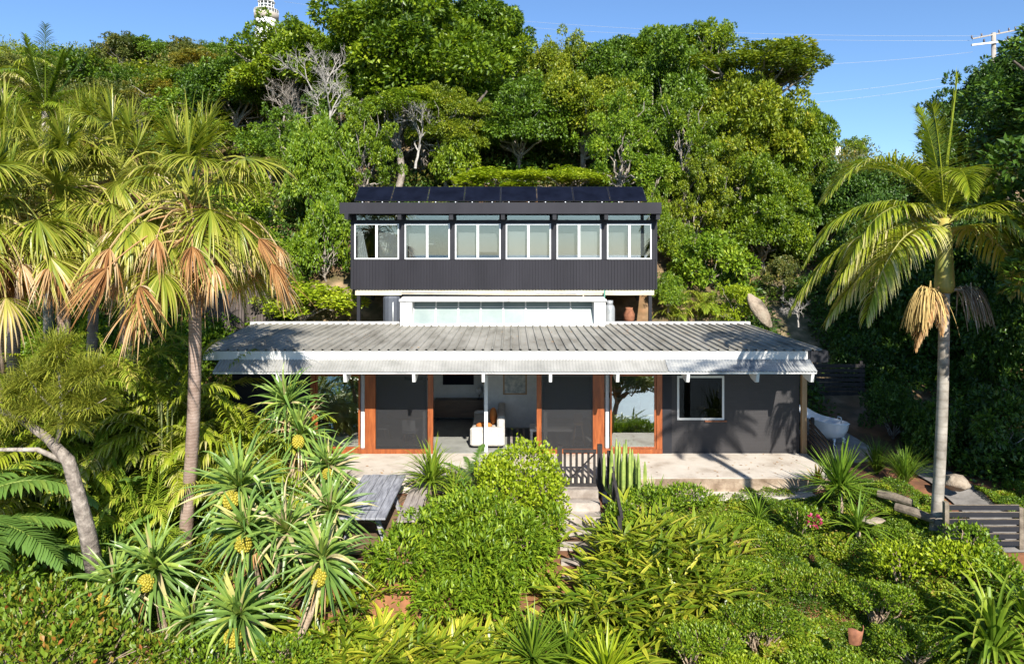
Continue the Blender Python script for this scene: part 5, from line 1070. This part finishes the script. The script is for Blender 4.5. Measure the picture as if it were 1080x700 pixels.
def fruit_mesh():
    b = MB(); n = 90; i = np.arange(n)+.5; ph = np.arccos(1-2*i/n); th = math.pi*(1+5**.5)*i
    d = np.stack([np.cos(th)*np.sin(ph), np.sin(th)*np.sin(ph), np.cos(ph)], -1); b.ball((0, 0, 0), (.125, .125, .155), 14, 10)
    for v in d: b.ball(v*np.array((.128, .128, .16)), .027, 6, 4)
    return b.mesh('fruit', M['fruit'], True)
FR = fruit_mesh()
def pandanus(base, heads, label):
    base = np.array(base, float); base[2] = float(gz(base[0], base[1]))-.1; t = thing('pandanus', label, 'pandanus', base, 'pandanus shrubs on the left slope')
    cen = np.mean([h[0] for h in heads], axis=0)-base; fork = np.array((cen[0]*.35, cen[1]*.35, max(cen[2]*.35, .25))); b = MB()
    b.tube(limb((0, 0, 0), fork, .11, .09, .04)[0], np.linspace(.11, .09, 6), 10)
    for k in range(6): a = k*1.05; b.tube([fork*.8, (math.cos(a)*.3, math.sin(a)*.3, fork[2]*.3), (math.cos(a)*.45, math.sin(a)*.45, -.25)], [.03, .03, .03], 6)
    for h, sc, fr in heads:
        e = h-base; m_ = fork+(e-fork)*np.array((.75, .75, .35)); u = np.linspace(0, 1, 9)[:, None]; b.tube((1-u)**2*fork+2*u*(1-u)*m_+u*u*(e-np.array((0, 0, .1))), np.linspace(.08, .05, 9), 8)
    b.build('trunk', M['pandan_stem'], t, True, True)
    for i, (h, sc, fr) in enumerate(heads):
        o = put(PH[rng.integers(5)], 'leaf_head', t, h-base, rng.uniform(0, 6.28), sc*1.06); o.rotation_mode = 'ZYX'; o.rotation_euler = (R(rng.uniform(18, 48)), R(rng.uniform(-14, 14)), rng.uniform(0, 6.28))
        if fr is not None: put(FR, 'fruit', o, list(o.rotation_euler.to_matrix().inverted() @ __import__('mathutils').Vector(fr)), 0, .98)
        if i % 3 < 2: put(DH[i % 2], 'dead_leaves', t, h-base-np.array((0, 0, .2)), rng.uniform(0, 6), sc*.9)
fr = (0.05, -.46, -.04)
pandanus((-6.6, 13.4, 0), [(P(165, 600, 13.1), .95, fr), (P(122, 618, 12.9), .85, fr), (P(205, 655, 12.6), .7, None)], 'pandanus with two yellow fruits low at the left, nearest the red tipped shrubs')
pandanus((-5.2, 14.2, 0), [(P(252, 515, 14.4), 1.1, fr), (P(264, 560, 13.9), 1.05, fr), (P(305, 560, 13.8), .95, None)], 'largest pandanus with two round fruits right of the ringed palm trunk')
pandanus((-4.3, 12.9, 0), [(P(254, 650, 12.4), 1.0, (0.05, -.45, -.10)), (P(342, 592, 13.3), 1.0, (0.02, -.45, -.08)), (P(350, 540, 14.4), .9, None)], 'pandanus in the foreground with a big knobbly fruit below the picnic table')
pandanus((-5.2, 16.2, 0), [(P(318, 458, 16.6), .95, (0.05, -.43, -.06)), (P(304, 426, 16.8), .9, None), (P(348, 492, 16.0), .8, (0.05, -.43, -.06))], 'pandanus growing up in front of the left glass door')
# leaf-strap rosettes
def rosette(name, label, loc, n, L, W, els, droop, m, cat, dz=.1, fold=.25, tint=.45, sd=.13, stem=.0, prof=None, tip=.0, group=None, edge=None):
    t = thing(name, label, cat, loc, group); b = MB(); el = np.radians(rng.uniform(els[0], els[1], n)); az = np.arange(n)*2.39996+rng.normal(0, .2, n)
    d = np.stack([np.cos(el)*np.cos(az), np.cos(el)*np.sin(az), np.sin(el)], -1)
    b.arch(np.stack([d[:, 0]*.04, d[:, 1]*.04, stem+rng.uniform(0, dz, n)], -1), d, L*rng.uniform(.7, 1.15, n), droop*rng.uniform(.5, 1.4, n), 6, W*rng.uniform(.8, 1.15, n), prof or [.8, 1, .95, .82, .62, .38, .03], np.clip(rng.normal(tint, sd, n), 0, 1), fold=fold, tip=tip, edge=edge)
    b.build('leaves', M[m], t, False, True)
    if stem: b = MB(); b.tube([(0, 0, -.2), (.02, 0, stem*.6), (0, 0, stem+.02)], [.07, .06, .05], 8); b.build('stem', M['pandan_stem'], t, True, True)
    return t
def on(px, D, dz=0): x = PX(px, D); return (x, D, float(gz(x, D))+dz)
rosette('yucca', 'large spiky yucca with a full star of stiff leaves at the patio corner', on(886, 16.4, -.1), 150, 1.12, .058, (-18, 88), .2, 'lf_yucca', 'yucca', .25, stem=.75)
rosette('yucca', 'smaller arching spiky plant in front of the large star shaped yucca', on(905, 15.4), 46, .85, .06, (5, 80), .9, 'lf_yucca', 'yucca', .15, stem=.35)
rosette('yucca', 'spiky yucca at the bottom edge left of the lighter agave', on(562, 12.6, .55), 90, .95, .055, (0, 85), .35, 'lf_strap', 'yucca', .2, stem=.3)
rosette('yucca', 'dark spiky plant at the bottom edge under the bare soil patch', on(600, 12.9, .35), 80, .9, .05, (5, 85), .4, 'lf_strap', 'yucca', .2, stem=.2)
rosette('agave', 'pale lime agave with sword leaves at the bottom edge of the garden', on(640, 12.3, .65), 64, .95, .085, (0, 85), .3, 'lf_lime', 'agave', .2, stem=.2)
rosette('spider_lily', 'big strap leaved lily with yellowing leaves in the bottom right corner', on(1048, 11.9, .3), 70, 1.55, .095, (35, 86), 1.6, 'lf_strap', 'lily', .2, tip=.45)
rosette('spider_lily', 'second strap leaved lily cut by the bottom right corner', on(1085, 12.2, .35), 60, 1.5, .095, (35, 86), 1.5, 'lf_strap', 'lily', .2, tip=.4)
rosette('flax_lily', 'arching strap leaved clump beside the end of the picnic bench', on(455, 16.9, .45), 170, 1.05, .05, (5, 88), 1.0, 'lf_strap', 'lily', .1, tint=.55, stem=.15)
rosette('flax_lily', 'second strap leaved clump tucked between bench and lime hedge', on(478, 16.7, .4), 90, .95, .05, (15, 88), 1.0, 'lf_strap', 'lily', .1, tint=.6)
rosette('bromeliad', 'yellow bromeliad at the lower end of the picnic table', on(388, 13.9, .35), 34, .5, .05, (15, 80), .6, 'lf_lime', 'bromeliad', .1, tint=.8)
rosette('bromeliad', 'yellow flowered plant left of the large star shaped yucca', on(862, 16.9, .6), 30, .5, .05, (15, 85), .5, 'lf_gold', 'bromeliad', .1, tint=.85)
rosette('spiky_plant', 'small arching plant at the right of the patio ledge', on(800, 16.6), 34, .75, .055, (15, 85), .9, 'lf_yucca', 'plant', .1)
rosette('spiky_plant', 'yellowish strap plant below the middle of the patio ledge', on(748, 15.8), 30, .8, .065, (20, 85), .9, 'lf_ginger', 'plant', .1, tint=.5)
rosette('spiky_plant', 'small upright sword plant right of the cactus', on(690, 17.0), 16, .8, .07, (55, 88), .3, 'lf_yucca', 'plant', .1)
rosette('grass_clump', 'clump of tall shaded grass left of the smooth palm trunk', on(955, 17.6), 260, 1.0, .025, (50, 88), .9, 'lf_strap', 'grass clump', .1, tint=.35)
rosette('grass_clump', 'second clump of shaded grass nearer the bath deck', on(925, 18.6), 200, .95, .025, (50, 88), .9, 'lf_strap', 'grass clump', .1, tint=.3)
# cactus
t = thing('cactus', 'tall many armed column cactus beside the patio edge right of the gate', 'cactus', on(657, 17.2)); fl = 1-.16*(np.arange(20) % 4 == 2)
for i in range(22):
    a = i*2.4; r = .06+.018*i; hh = 1.72-.030*i+rng.uniform(-.14, .14); x, y = math.cos(a)*r, math.sin(a)*r*.8; b = MB(); k = 8; w = .05
    pts = [(x*.3+x*min(1, j/2.5)*1.0, y*.3+y*min(1, j/2.5), hh*j/(k-1)) for j in range(k)]; b.tube(pts, [w*.9]*3+[w]*3+[w*.85, w*.25], 5, True)
    b.build('arm', M['cactus'], t, False, True)
# bird of paradise and giant split leaves
def paddle(L, W, seed, m='lf_paddle'):
    global rng
    keep = rng; rng = np.random.default_rng(seed); me = feather(R(62), L, .9, 26, W, L/26*1.25, .42, (78, 40), m, 'leaf', .35, 0, .22, .05, .38, 4, .022); rng = keep; return me
PAD = [paddle(1.9, .30, 1), paddle(1.6, .26, 2), paddle(2.2, .34, 3)]
GIA = [feather(R(e), 3.0, dr, 40, .62, .115, .45, (80, 45), 'lf_paddle', 'leaf', .8, 0, .1, .06, .12, 5, .03) for e, dr in ((40, 1.5), (20, 1.2))]
def paddles(name, label, loc, n, sc, spread, seed):
    global rng
    keep = rng; rng = np.random.default_rng(seed); t = thing(name, label, 'plant', loc)
    for i in range(n): put(PAD[i % 3], 'leaf', t, (rng.normal(0, .1), rng.normal(0, .1), 0), i*2.4+spread, sc*rng.uniform(.8, 1.15))
    rng = keep
paddles('bird_of_paradise', 'bird of paradise plant with broad upright leaves beside the left grey trunk', on(104, 14.9), 9, 1.15, 0, 1)
paddles('bird_of_paradise', 'broad leaved plant standing in front of the open doorway', on(502, 17.0, .35), 9, .75, 1, 2)
paddles('bird_of_paradise', 'broad leaved plant in the jungle left of the ringed palm trunk', on(150, 16.6), 8, 1.1, .4, 3)
t = thing('giant_strelitzia', 'huge split banana like leaves with yellow midribs at the left edge', 'plant', P(-60, 575, 13.6))
for az, k, sc, dz in ((20, 0, 1.0, .5), (-12, 1, 1.0, .35), (5, 1, .95, .0), (60, 0, 1.0, .6), (-30, 0, .9, .1), (35, 1, .9, .1)): put(GIA[k], 'leaf', t, (0, 0, dz), R(az), sc)
# areca like clumps filling the left middle
AR = [feather(R(e), 1.5, dr, 26, .42, .034, ti, (62, 30), 'lf_strap', 'frond', 1.2, .1, .25, .1, .15, 4, .014) for e, dr, ti in ((80, .6, .58), (62, 1.1, .68), (40, 1.4, .6), (70, 1.6, .78))]
AR2 = [feather(R(e), 1.9, dr, 30, .5, .05, ti, (62, 30), 'lf_feather', 'frond', 1.4, .1, .25, .1, .15, 4, .018) for e, dr, ti in ((72, .9, .58), (50, 1.3, .66), (30, 1.4, .72))]
def clump(px, D, n, sc, label, seed, A=AR, dz=0, name='cane_palm', h=.6):
    global rng
    keep = rng; rng = np.random.default_rng(seed); t = thing(name, label, 'palm', on(px, D, dz-.1), 'cane palms below the fan palms')
    for i in range(n): put(A[rng.integers(len(A))], 'frond', t, (rng.normal(0, .16), rng.normal(0, .16), rng.uniform(0, h)), i*2.4+rng.normal(0, .3), sc*rng.uniform(.8, 1.15))
    b = MB()
    for i in range(7): a = i*.9; b.tube([(math.cos(a)*.1, math.sin(a)*.1, -.1), (math.cos(a)*.16, math.sin(a)*.16, h+.1)], [.025, .02], 6)
    b.build('canes', M['stem_green'], t, True, True); rng = keep
clump(262, 17.2, 26, 1.25, 'cane palm with arching fronds against the left end of the awning', 1, AR2, .5, h=1.2)
clump(300, 17.0, 20, 1.0, 'cane palm at the left door jamb behind the pandanus', 2, AR2, .3, h=.9)
clump(232, 16.2, 26, 1.1, 'fine leaved cane palm directly right of the ringed palm trunk', 3, AR, .2, h=1.0)
clump(265, 15.6, 24, 1.0, 'fine leaved cane palm above the largest pandanus', 4, AR, .1, h=.6)
clump(152, 15.6, 26, 1.2, 'fine leaved cane palm directly left of the ringed palm trunk', 5, AR, .1, h=.9)
clump(120, 17.0, 26, 1.3, 'cane palm in the shade under the middle fan palm', 6, AR2, .4, h=1.4)
clump(165, 18.0, 24, 1.3, 'cane palm behind the ringed palm trunk in deep shade', 7, AR2, .3, h=1.5)
clump(70, 18.0, 24, 1.3, 'cane palm behind the small wispy tree at the left', 8, AR2, .2, h=1.4)
clump(20, 16.5, 22, 1.3, 'cane palm above the huge split leaves at the left edge', 9, AR2, .2, h=1.2)
clump(215, 18.6, 24, 1.3, 'cane palm under the paling fence at the left end of the roof', 10, AR2, .4, h=1.6)
clump(178, 14.6, 20, .95, 'low cane palm at the foot of the ringed palm trunk', 11, AR, .0, h=.4)
clump(38, 16.2, 26, 1.2, 'tall cane palm in front of the left fan palm trunks', 21, AR2, 1.0, h=2.6)
clump(92, 16.6, 26, 1.2, 'tall cane palm between the wispy tree and the ringed palm trunk', 22, AR, 1.2, h=2.8)
clump(140, 17.2, 26, 1.25, 'tall cane palm just left of and behind the ringed palm trunk', 23, AR, 1.2, h=2.6)
clump(5, 15.6, 24, 1.2, 'tall cane palm at the left edge behind the wispy tree', 24, AR, 1.0, h=2.6)
clump(175, 16.6, 22, 1.1, 'cane palm rising behind the ringed palm trunk', 25, AR2, .8, h=2.2)
clump(742, 27.6, 22, 1.0, 'strap leaved cane clump behind the right half of the corrugated roof', 31, AR, -.2, h=.5)
clump(768, 27.2, 20, .9, 'strap leaved cane clump left of the leaning rock slab', 32, AR, -.2, h=.4)
clump(712, 27.4, 20, .9, 'strap leaved cane clump at the corner of the raised house', 33, AR, -.2, h=.4)
# small wispy tree with a curved grey trunk
t = thing('wispy_tree', 'small fine needled tree with a curved grey trunk at the left edge', 'tree', P(98, 582, 13.5)); o0 = P(98, 582, 13.5)
def q(px, py, D=13.5): return P(px, py, D)-o0
b = MB(); b.tube([q(100, 600), q(92, 560), q(82, 520), q(72, 485), q(50, 462), q(20, 440), q(-10, 430)], [.17, .15, .13, .12, .085, .07, .06], 12); b.build('trunk', M['bark_dry'], t, True, True)
b = MB()
for pts, r in (([q(72, 488), q(40, 474), q(0, 474), q(-30, 478)], .06), ([q(60, 468), q(66, 440), q(64, 410), q(60, 375)], .05), ([q(64, 420), q(90, 400), q(110, 385)], .03), ([q(66, 440), q(40, 415), q(25, 390)], .03), ([q(66, 438), q(95, 430), q(112, 420)], .025)): b.tube(pts, np.linspace(r, r*.4, len(pts)), 8)
b.build('branches', M['bark_grey'], t, True, True)
b = MB(); n = 9000; cl = np.array([q(60, 385), q(85, 400), q(35, 400), q(70, 420), q(95, 425), q(40, 430), q(20, 440), q(62, 368), q(100, 392), q(75, 445), q(15, 415)]); ii = rng.integers(len(cl), size=n)
dd = rdir(n, -.5, 1); b.arch(cl[ii]+dd*(rng.uniform(0, .40, n))[:, None]*np.array((1, 1.3, .8)), nrm(dd+rdir(n)*.5+np.array((0, 0, .4))), rng.uniform(.16, .32, n), .8, 3, .013, [.8, 1, .8, .3], np.clip(rng.normal(.5, .2, n), 0, 1)); b.build('crown', M['lf_needle'], t, False, True)
# leafy shrubs made of overlapping leafy mounds
def shrub(name, label, mounds, leaf, asp, dens, m, cat='shrub', outd=.6, seed=1, tint=.45, droop=None, group=None, up=.5):
    global rng
    keep = rng; rng = np.random.default_rng(seed); c0 = np.array(mounds[0][0]); base = np.array((c0[0], c0[1], float(gz(c0[0], c0[1])))); t = thing(name, label, cat, base, group); b = MB(); st = MB()
    for c, r in mounds:
        c = np.array(c)-base; r = np.array(r); A = r[0]*r[2]*6+r[0]*r[1]*3; n = int(dens*A/(leaf*leaf*asp)); d = rdir(n, -.6, 1); u = rng.uniform(.3, 1.0, n)**.45*(.58+.46*vnoise(d[:, 0]*2.6+c[0], d[:, 1]*2.6+d[:, 2]*2.7+c[1])+.34*vnoise(d[:, 0]*7+c[0], d[:, 2]*7+d[:, 1]*5+c[1]))*np.where(rng.random(n) < .07, rng.uniform(1, 1.3, n), 1); p = c+d*r*u[:, None]
        o = nrm(d*outd+rdir(n)*.7+np.array((0, 0, up))); nr = nrm(d*.7+np.array((0, 0, .7))+rdir(n)*.7); tn = np.clip(rng.normal(tint, .19, n), 0, 1)
        if droop is None: b.leaves(p, o, nr, leaf*rng.uniform(.7, 1.2, n), leaf*asp*rng.uniform(.8, 1.15, n), tn, .05)
        else: b.arch(p, o, leaf*rng.uniform(.7, 1.25, n), droop, 4, leaf*asp*rng.uniform(.8, 1.2, n), [.3, .95, 1, .6, .04], tn, fold=.22, roll=rng.normal(0, .35, n))
        for k in range(7): e = c+rdir(1, 0, 1)[0]*r*.8; st.tube(limb((rng.normal(0, .02), rng.normal(0, .02), -.05), e, .02, .008, .05)[0], np.linspace(.02, .007, 6), 5, False)
    b.build('foliage', M[m], t, False, True); st.build('stems', M['pandan_stem'], t, True, True); rng = keep; return t
def md(px, py, D, rx, ry, dp=None): return (P(px, py, D), (rx*D/F, dp or rx*D/F, ry*D/F))
shrub('lime_hedge', 'rounded bright lime hedge shrub left of the picket gate', [md(558, 500, 16.4, 36, 36, .8), md(532, 520, 16.1, 34, 30, .8), md(578, 528, 16.2, 20, 36, .6), md(520, 500, 16.6, 20, 18)], .10, .62, 2.3, 'lf_lime', 'hedge', seed=2, tint=.5)
shrub('leafy_shrub', 'big mid green leafy shrub spilling downhill from the lime hedge', [md(500, 548, 15.3, 50, 30, 1.0), md(456, 565, 15.0, 40, 26, .9), md(540, 572, 15.0, 40, 40, .9), md(498, 590, 14.4, 50, 34, .9), md(455, 600, 14.2, 36, 24, .8), md(580, 556, 15.6, 14, 30, .4), md(520, 622, 13.9, 30, 28, .6), md(425, 585, 14.0, 34, 24, .7), md(470, 628, 13.6, 34, 20, .6)], .16, .27, 2.5, 'lf_shrub', 'shrub', seed=3, droop=.9, up=.6, tint=.52)
shrub('leafy_shrub', 'low dense shrub at the foot of the cactus right of the steps', [md(690, 526, 16.9, 36, 12, .5), md(724, 522, 16.8, 28, 12, .4), md(655, 545, 16.2, 20, 14, .4)], .09, .45, 2.3, 'lf_shrub', 'shrub', seed=4)
shrub('red_tipped_shrub', 'red tipped leafy shrub filling the bottom left corner', [md(40, 660, 12.3, 40, 34, .6), md(0, 628, 12.8, 36, 34, .6), md(85, 668, 12.0, 30, 30, .5), md(120, 680, 11.9, 26, 28, .5), md(160, 692, 11.8, 26, 22, .4), md(60, 692, 11.6, 40, 30, .6), md(10, 690, 11.6, 40, 34, .6), md(60, 632, 12.7, 24, 24, .4), md(100, 640, 12.5, 20, 22, .4)], .14, .48, 2.0, 'lf_red', 'shrub', seed=5, tint=.55)
shrub('leafy_shrub', 'fresh green shrub along the bottom edge under the knobbly pandanus fruit', [md(215, 690, 12.0, 44, 18, .5), md(300, 692, 12.1, 40, 18, .5)], .09, .5, 2.2, 'lf_shrub', 'shrub', seed=6)
shrub('leafy_shrub', 'green shrub in front of the left glass door sill', [md(360, 515, 16.6, 18, 14, .4), md(300, 520, 16.2, 24, 16, .4)], .10, .4, 2.0, 'lf_shrub', 'shrub', seed=7)
shrub('bougainvillea', 'small bougainvillea with a pink flower spray in the ground cover', [md(846, 545, 16.0, 22, 12, .4)], .08, .6, 2.0, 'lf_shrub', 'shrub', seed=8)
bt = [o for o in bpy.data.objects if o.name.startswith('bougainvillea')][0]
b = MB(); n = 70; c = P(859, 549, 15.7)-np.array(bt.location); d = rdir(n); b.leaves(c+d*.12, d, rdir(n), .07, .06, rng.random(n)); b.build('flowers', M['lf_pink'], bt, False, True)
for i, (px, py, D, rx, ry, lab) in enumerate([(1010, 590, 13.6, 40, 18, 'yellow green creeper mound in front of the dark slat fence'), (950, 590, 14.0, 30, 16, 'bright creeper mound at the foot of the smooth palm'), (1050, 605, 13.3, 30, 22, 'creeper mound at the right edge below the slat fence'), (1022, 566, 14.1, 22, 14, 'small creeper mound climbing onto the dark slat fence')]): shrub('creeper', lab, [md(px, py, D, rx, ry, .5)], .09, .6, 2.2, 'lf_lime' if i < 2 else 'lf_shrub', 'creeper', seed=20+i, tint=.4)
MND = [(720, 545, 15.9, 30, 16, 'lf_cover', 'low green mound of creeper below the left part of the patio ledge'), (775, 540, 16.3, 30, 14, 'lf_shrub', 'fresh green mound under the middle of the patio ledge'), (815, 560, 15.5, 34, 18, 'lf_cover', 'creeper mound left of the pink flower spray'), (770, 590, 14.4, 34, 20, 'lf_shrub', 'bushy green mound right of the highest striped ginger'),
 (850, 600, 14.2, 40, 22, 'lf_cover', 'wide creeper mound above the broken terracotta pot'), (925, 615, 13.6, 36, 22, 'lf_shrub', 'bushy mound between broken pot and smooth palm'), (800, 640, 13.0, 44, 24, 'lf_cover', 'large creeper mound left of the broken terracotta pot'), (740, 660, 12.6, 36, 24, 'lf_shrub', 'bushy mound right of the pale lime agave'), (960, 660, 12.6, 40, 26, 'lf_cover', 'creeper mound left of the corner lily'), (870, 690, 12.1, 44, 22, 'lf_shrub', 'green mound at the bottom edge below the broken pot'), (780, 695, 12.0, 40, 20, 'lf_lime', 'yellow green mound at the bottom edge right of the agave'),
 (905, 500, 17.6, 26, 14, 'lf_dark', 'dark plant mound behind the star shaped yucca'), (960, 550, 15.2, 24, 14, 'lf_shrub', 'bushy mound beside the pale sleeper log')]
for i, (px, py, D, rx, ry, m_, lab) in enumerate(MND): shrub('creeper', lab, [md(px, py+12, D, rx*.8, ry*.5, .5), md(px+rx*.7, py+14, D-.2, rx*.5, ry*.45, .4), md(px-rx*.6, py+15, D-.1, rx*.45, ry*.4, .4)], (.055, .07, .05)[i % 3], (.62, .42, .62)[i % 3], 2.0, m_, 'creeper', seed=60+i, tint=.45+.1*(i % 2), group='creeper mounds on the right slope')
# shell ginger clumps: arching canes with two ranks of broad striped leaves
def ginger(px, D, n, L, label, seed, dz=0, leaf=.52, W=.078, spread=.45, m='lf_ginger', bias=(0, 0), tint=.27):
    global rng
    keep = rng; rng = np.random.default_rng(seed); t = thing('shell_ginger', label, 'ginger plant', on(px, D, dz-.1), 'shell ginger clumps on the slope'); b = MB(); st = MB()
    for i in range(n):
        a = i*2.4+rng.normal(0, .3); d = nrm(np.array((math.cos(a)*spread*rng.uniform(.3, 1.3)+bias[0], math.sin(a)*spread*rng.uniform(.3, 1.3)+bias[1], 1.))); base = np.array((rng.normal(0, .22), rng.normal(0, .2), 0)); l = L*rng.uniform(.65, 1.15); k = 9; pts = [base]
        for j in range(k): d = nrm(d+np.array((math.cos(a)*.06, math.sin(a)*.06, -.10))); pts.append(pts[-1]+d*l/k)
        pts = np.array(pts); st.tube(pts, np.linspace(.012, .006, k+1), 5, False); tg = nrm(np.gradient(pts, axis=0)); sd = nrm(np.cross(tg, (0, 0, 1.)))
        jj = np.arange(2, k+1); s_ = np.where(np.arange(len(jj)) % 2 == 0, 1, -1)[:, None]; dr = nrm(tg[jj]*.95+sd[jj]*s_*.55+np.array((0, 0, .25))+rng.normal(0, .18, (len(jj), 3))); m_ = len(jj)
        b.arch(pts[jj], dr, leaf*rng.uniform(.75, 1.2, m_), rng.uniform(.1, .8, m_), 6, W*rng.uniform(.8, 1.2, m_), [.25, .8, 1, .95, .75, .4, .03], np.clip(rng.normal(tint, .16, m_), 0, .8), fold=.15, edge=rng.uniform(.0, .42, m_), roll=rng.normal(0, .25, m_))
    b.build('leaves', M[m], t, False, True); st.build('canes', M['stem_green'], t, True, True); rng = keep
G = [(400, 12.6, 26, 1.1, 'yellow striped ginger clump at the bottom edge under the leafy shrub'), (455, 12.4, 24, 1.0, 'yellow striped ginger clump at the bottom edge left of the dark spiky plant'), (360, 12.9, 20, 1.1, 'ginger clump right of the foreground pandanus'), (425, 13.4, 20, 1.0, 'ginger clump between picnic table and bottom edge'), (372, 13.9, 16, 1.0, 'ginger clump just under the near end of the picnic table'),
     (640, 14.2, 24, 1.15, 'striped ginger clump right beside the lowest step'), (690, 14.6, 26, 1.15, 'striped ginger clump in the middle of the slope right of the steps'), (735, 15.0, 22, 1.05, 'striped ginger clump highest up the slope below the patio ledge'), (665, 15.6, 22, 1.1, 'ginger clump leaning against the stair rail'), (705, 13.5, 22, 1.0, 'ginger clump nearest the bottom right of the steps'), (610, 13.7, 16, 1.0, 'low ginger clump crossing the foot of the steps'), (650, 13.2, 18, .95, 'yellow ginger clump just above the pale lime agave'), (750, 14.1, 16, .9, 'ginger clump at the edge of the green ground cover'),
     (300, 12.5, 14, .9, 'small ginger clump left of the bottom edge clumps'), (500, 12.6, 14, .85, 'small ginger clump under the tip of the leafy shrub'), (338, 12.3, 16, .9, 'ginger clump at the bottom edge beside the fresh green shrub')]
G += [(545, 13.4, 12, .8, 'small ginger clump between bare soil patch and lowest step'), (480, 12.9, 16, .9, 'ginger clump below the lowest tip of the leafy shrub'), (350, 13.6, 14, 1.0, 'ginger clump in front of the picnic table leg'), (385, 13.4, 20, 1.0, 'ginger clump under the yellow bromeliad beside the knobbly fruited pandanus'), (465, 13.3, 20, .95, 'ginger clump directly under the left part of the leafy shrub'), (425, 12.9, 16, .9, 'ginger clump in the middle of the striped clumps at the bottom edge'), (440, 13.0, 22, 1.0, 'ginger clump between the two striped clumps at the bottom edge and the leafy shrub'), (410, 13.0, 20, 1.0, 'ginger clump below the yellow bromeliad'), (520, 13.1, 12, .8, 'ginger clump beside the bare soil patch'),
      (670, 14.0, 20, 1.05, 'ginger clump amid the striped clumps on the middle slope'), (720, 14.3, 20, 1.05, 'ginger clump on the right side of the middle slope'), (700, 15.4, 18, 1.0, 'ginger clump below the shrub at the cactus foot'), (660, 14.8, 18, 1.05, 'ginger clump behind the one beside the lowest step')]
for i, (px, D, n, L, lab) in enumerate(G): ginger(px, D, int(n*1.6), L*1.08, lab, 40+i, .12, bias=(-.12, -.1))
# ground cover: creeping leaves in mounds
def cover(name, m, N, xr, yr, ok, leaf, label, seed, asp=.62, tint=.42, rad=(.12, .5), hk=.7, nm=420, low=None, base=.10):
    global rng
    keep = rng; rng = np.random.default_rng(seed); mx = rng.uniform(*xr, nm); my = rng.uniform(*yr, nm); mr = rng.uniform(*rad, nm); mt = rng.normal(0, .16, nm); mh = rng.uniform(.6, 1.2, nm)*hk
    x = rng.uniform(*xr, N); y = rng.uniform(*yr, N); k = ok(x, y); x = x[k]; y = y[k]; n = len(x); H = np.zeros(n); T = np.zeros(n)
    for i in range(0, n, 8000):
        q = ((x[i:i+8000, None]-mx)**2+(y[i:i+8000, None]-my)**2)/mr**2; hh = np.sqrt(np.maximum(1-q, 0))*mr*mh; j = hh.argmax(1); H[i:i+8000] = hh[np.arange(len(j)), j]; T[i:i+8000] = mt[j]
    H = H+base*fbm(x*2.2, y*2.2); H = H*(low(x, y) if low else 1); z = gz(x, y)+H*rng.uniform(.3, 1.0, n)**.45; ls = leaf*(.8+.5*(T > .1))
    b = MB(); d = rdir(n, -.3, .8); b.leaves(np.stack([x, y, z], -1), d, nrm(rdir(n)*.75+np.array((0, -.15, 1))), ls*rng.uniform(.65, 1.35, n), ls*asp*rng.uniform(.7, 1.2, n), np.clip(rng.normal(tint, .18, n)+T, 0, 1), .06)
    o = b.build(name, M[m]); o['kind'] = 'stuff'; o['label'] = label; o['category'] = 'ground cover'; rng = keep
st_ok = lambda x, y: ~((x > 1.0) & (x < 2.45) & (y > 14.6)) & ~((x > -4.35) & (x < -1.65) & (y > 14.1))
def gx(y): return np.interp(y, [14.3, 24.5], [10.8, 11.3])
inG = lambda x, y: (x > 1.6) & (x < 4.7) & (y > 12.6) & (y < 16.5)
cover('ground_cover', 'lf_cover', 480000, (2.2, 13.5), (9.5, 17.3), lambda x, y: st_ok(x, y) & (x < y*.8+1) & ((np.abs(x-gx(y)) > .7) | (x < 9)), .052, 'creeping green ground cover over the right slope', 3, nm=520, low=lambda x, y: np.where(inG(x, y), .35, 1)*np.where((y > 16.2) & (x < 8.3), .4, 1))
cover('slope_plants', 'lf_shrub', 120000, (-13, 2.4), (9.5, 17.3), lambda x, y: st_ok(x, y) & (x > -y*.85-1) & ((fbm(x*.7+4, y*.7) > .34) | (x > -3)) & ~((np.abs(x-.42) < .25) & (np.abs(y-14.3) < .5)), .10, 'low green plants covering the left slope between the shrubs', 5, .4, nm=420)
cover('patio_weeds', 'lf_cover', 9000, (2.2, 8.6), (17.0, 17.75), lambda x, y: (fbm(x*1.3, y*1.3) > .45) & (x > 2.6), .06, 'small weeds along the patio ledge', 7, nm=50, rad=(.1, .25))
def litter(N, xr, yr, zf, ok, label, name, leaf, seed):
    global rng
    keep = rng; rng = np.random.default_rng(seed); x = rng.uniform(*xr, N); y = rng.uniform(*yr, N); k = ok(x, y); x = x[k]; y = y[k]; n = len(x); b = MB()
    b.leaves(np.stack([x, y, zf(x, y)+.008], -1), rdir(n, -.06, .12), nrm(rdir(n)*.25+np.array((0, 0, 1))), leaf*rng.uniform(.5, 1.3, n), leaf*.4*rng.uniform(.7, 1.2, n), rng.uniform(0, .75, n), .06)
    o = b.build(name, M['lf_dead']); o['kind'] = 'stuff'; o['label'] = label; o['category'] = 'leaf litter'; rng = keep
litter(16000, (-9, 9), (11, 17.3), gz, st_ok, 'dry brown leaves lying on the soil of the slope', 'leaf_litter', .12, 31)
litter(420, (-8.2, 8.4), (18.6, 24.5), lambda x, y: np.interp(y, [18.46, 24.62], [3.222, 3.275])+.04, lambda x, y: fbm(x*.8, y*1.1) > .52, 'dry leaves blown onto the corrugated roof', 'roof_leaf_litter', .10, 32)
litter(260, (-7.2, 8.4), (17.8, 19.9), lambda x, y: 0*x, lambda x, y: fbm(x*.9, y*1.1+4) > .5, 'dry leaves scattered on the patio', 'patio_leaf_litter', .09, 33)
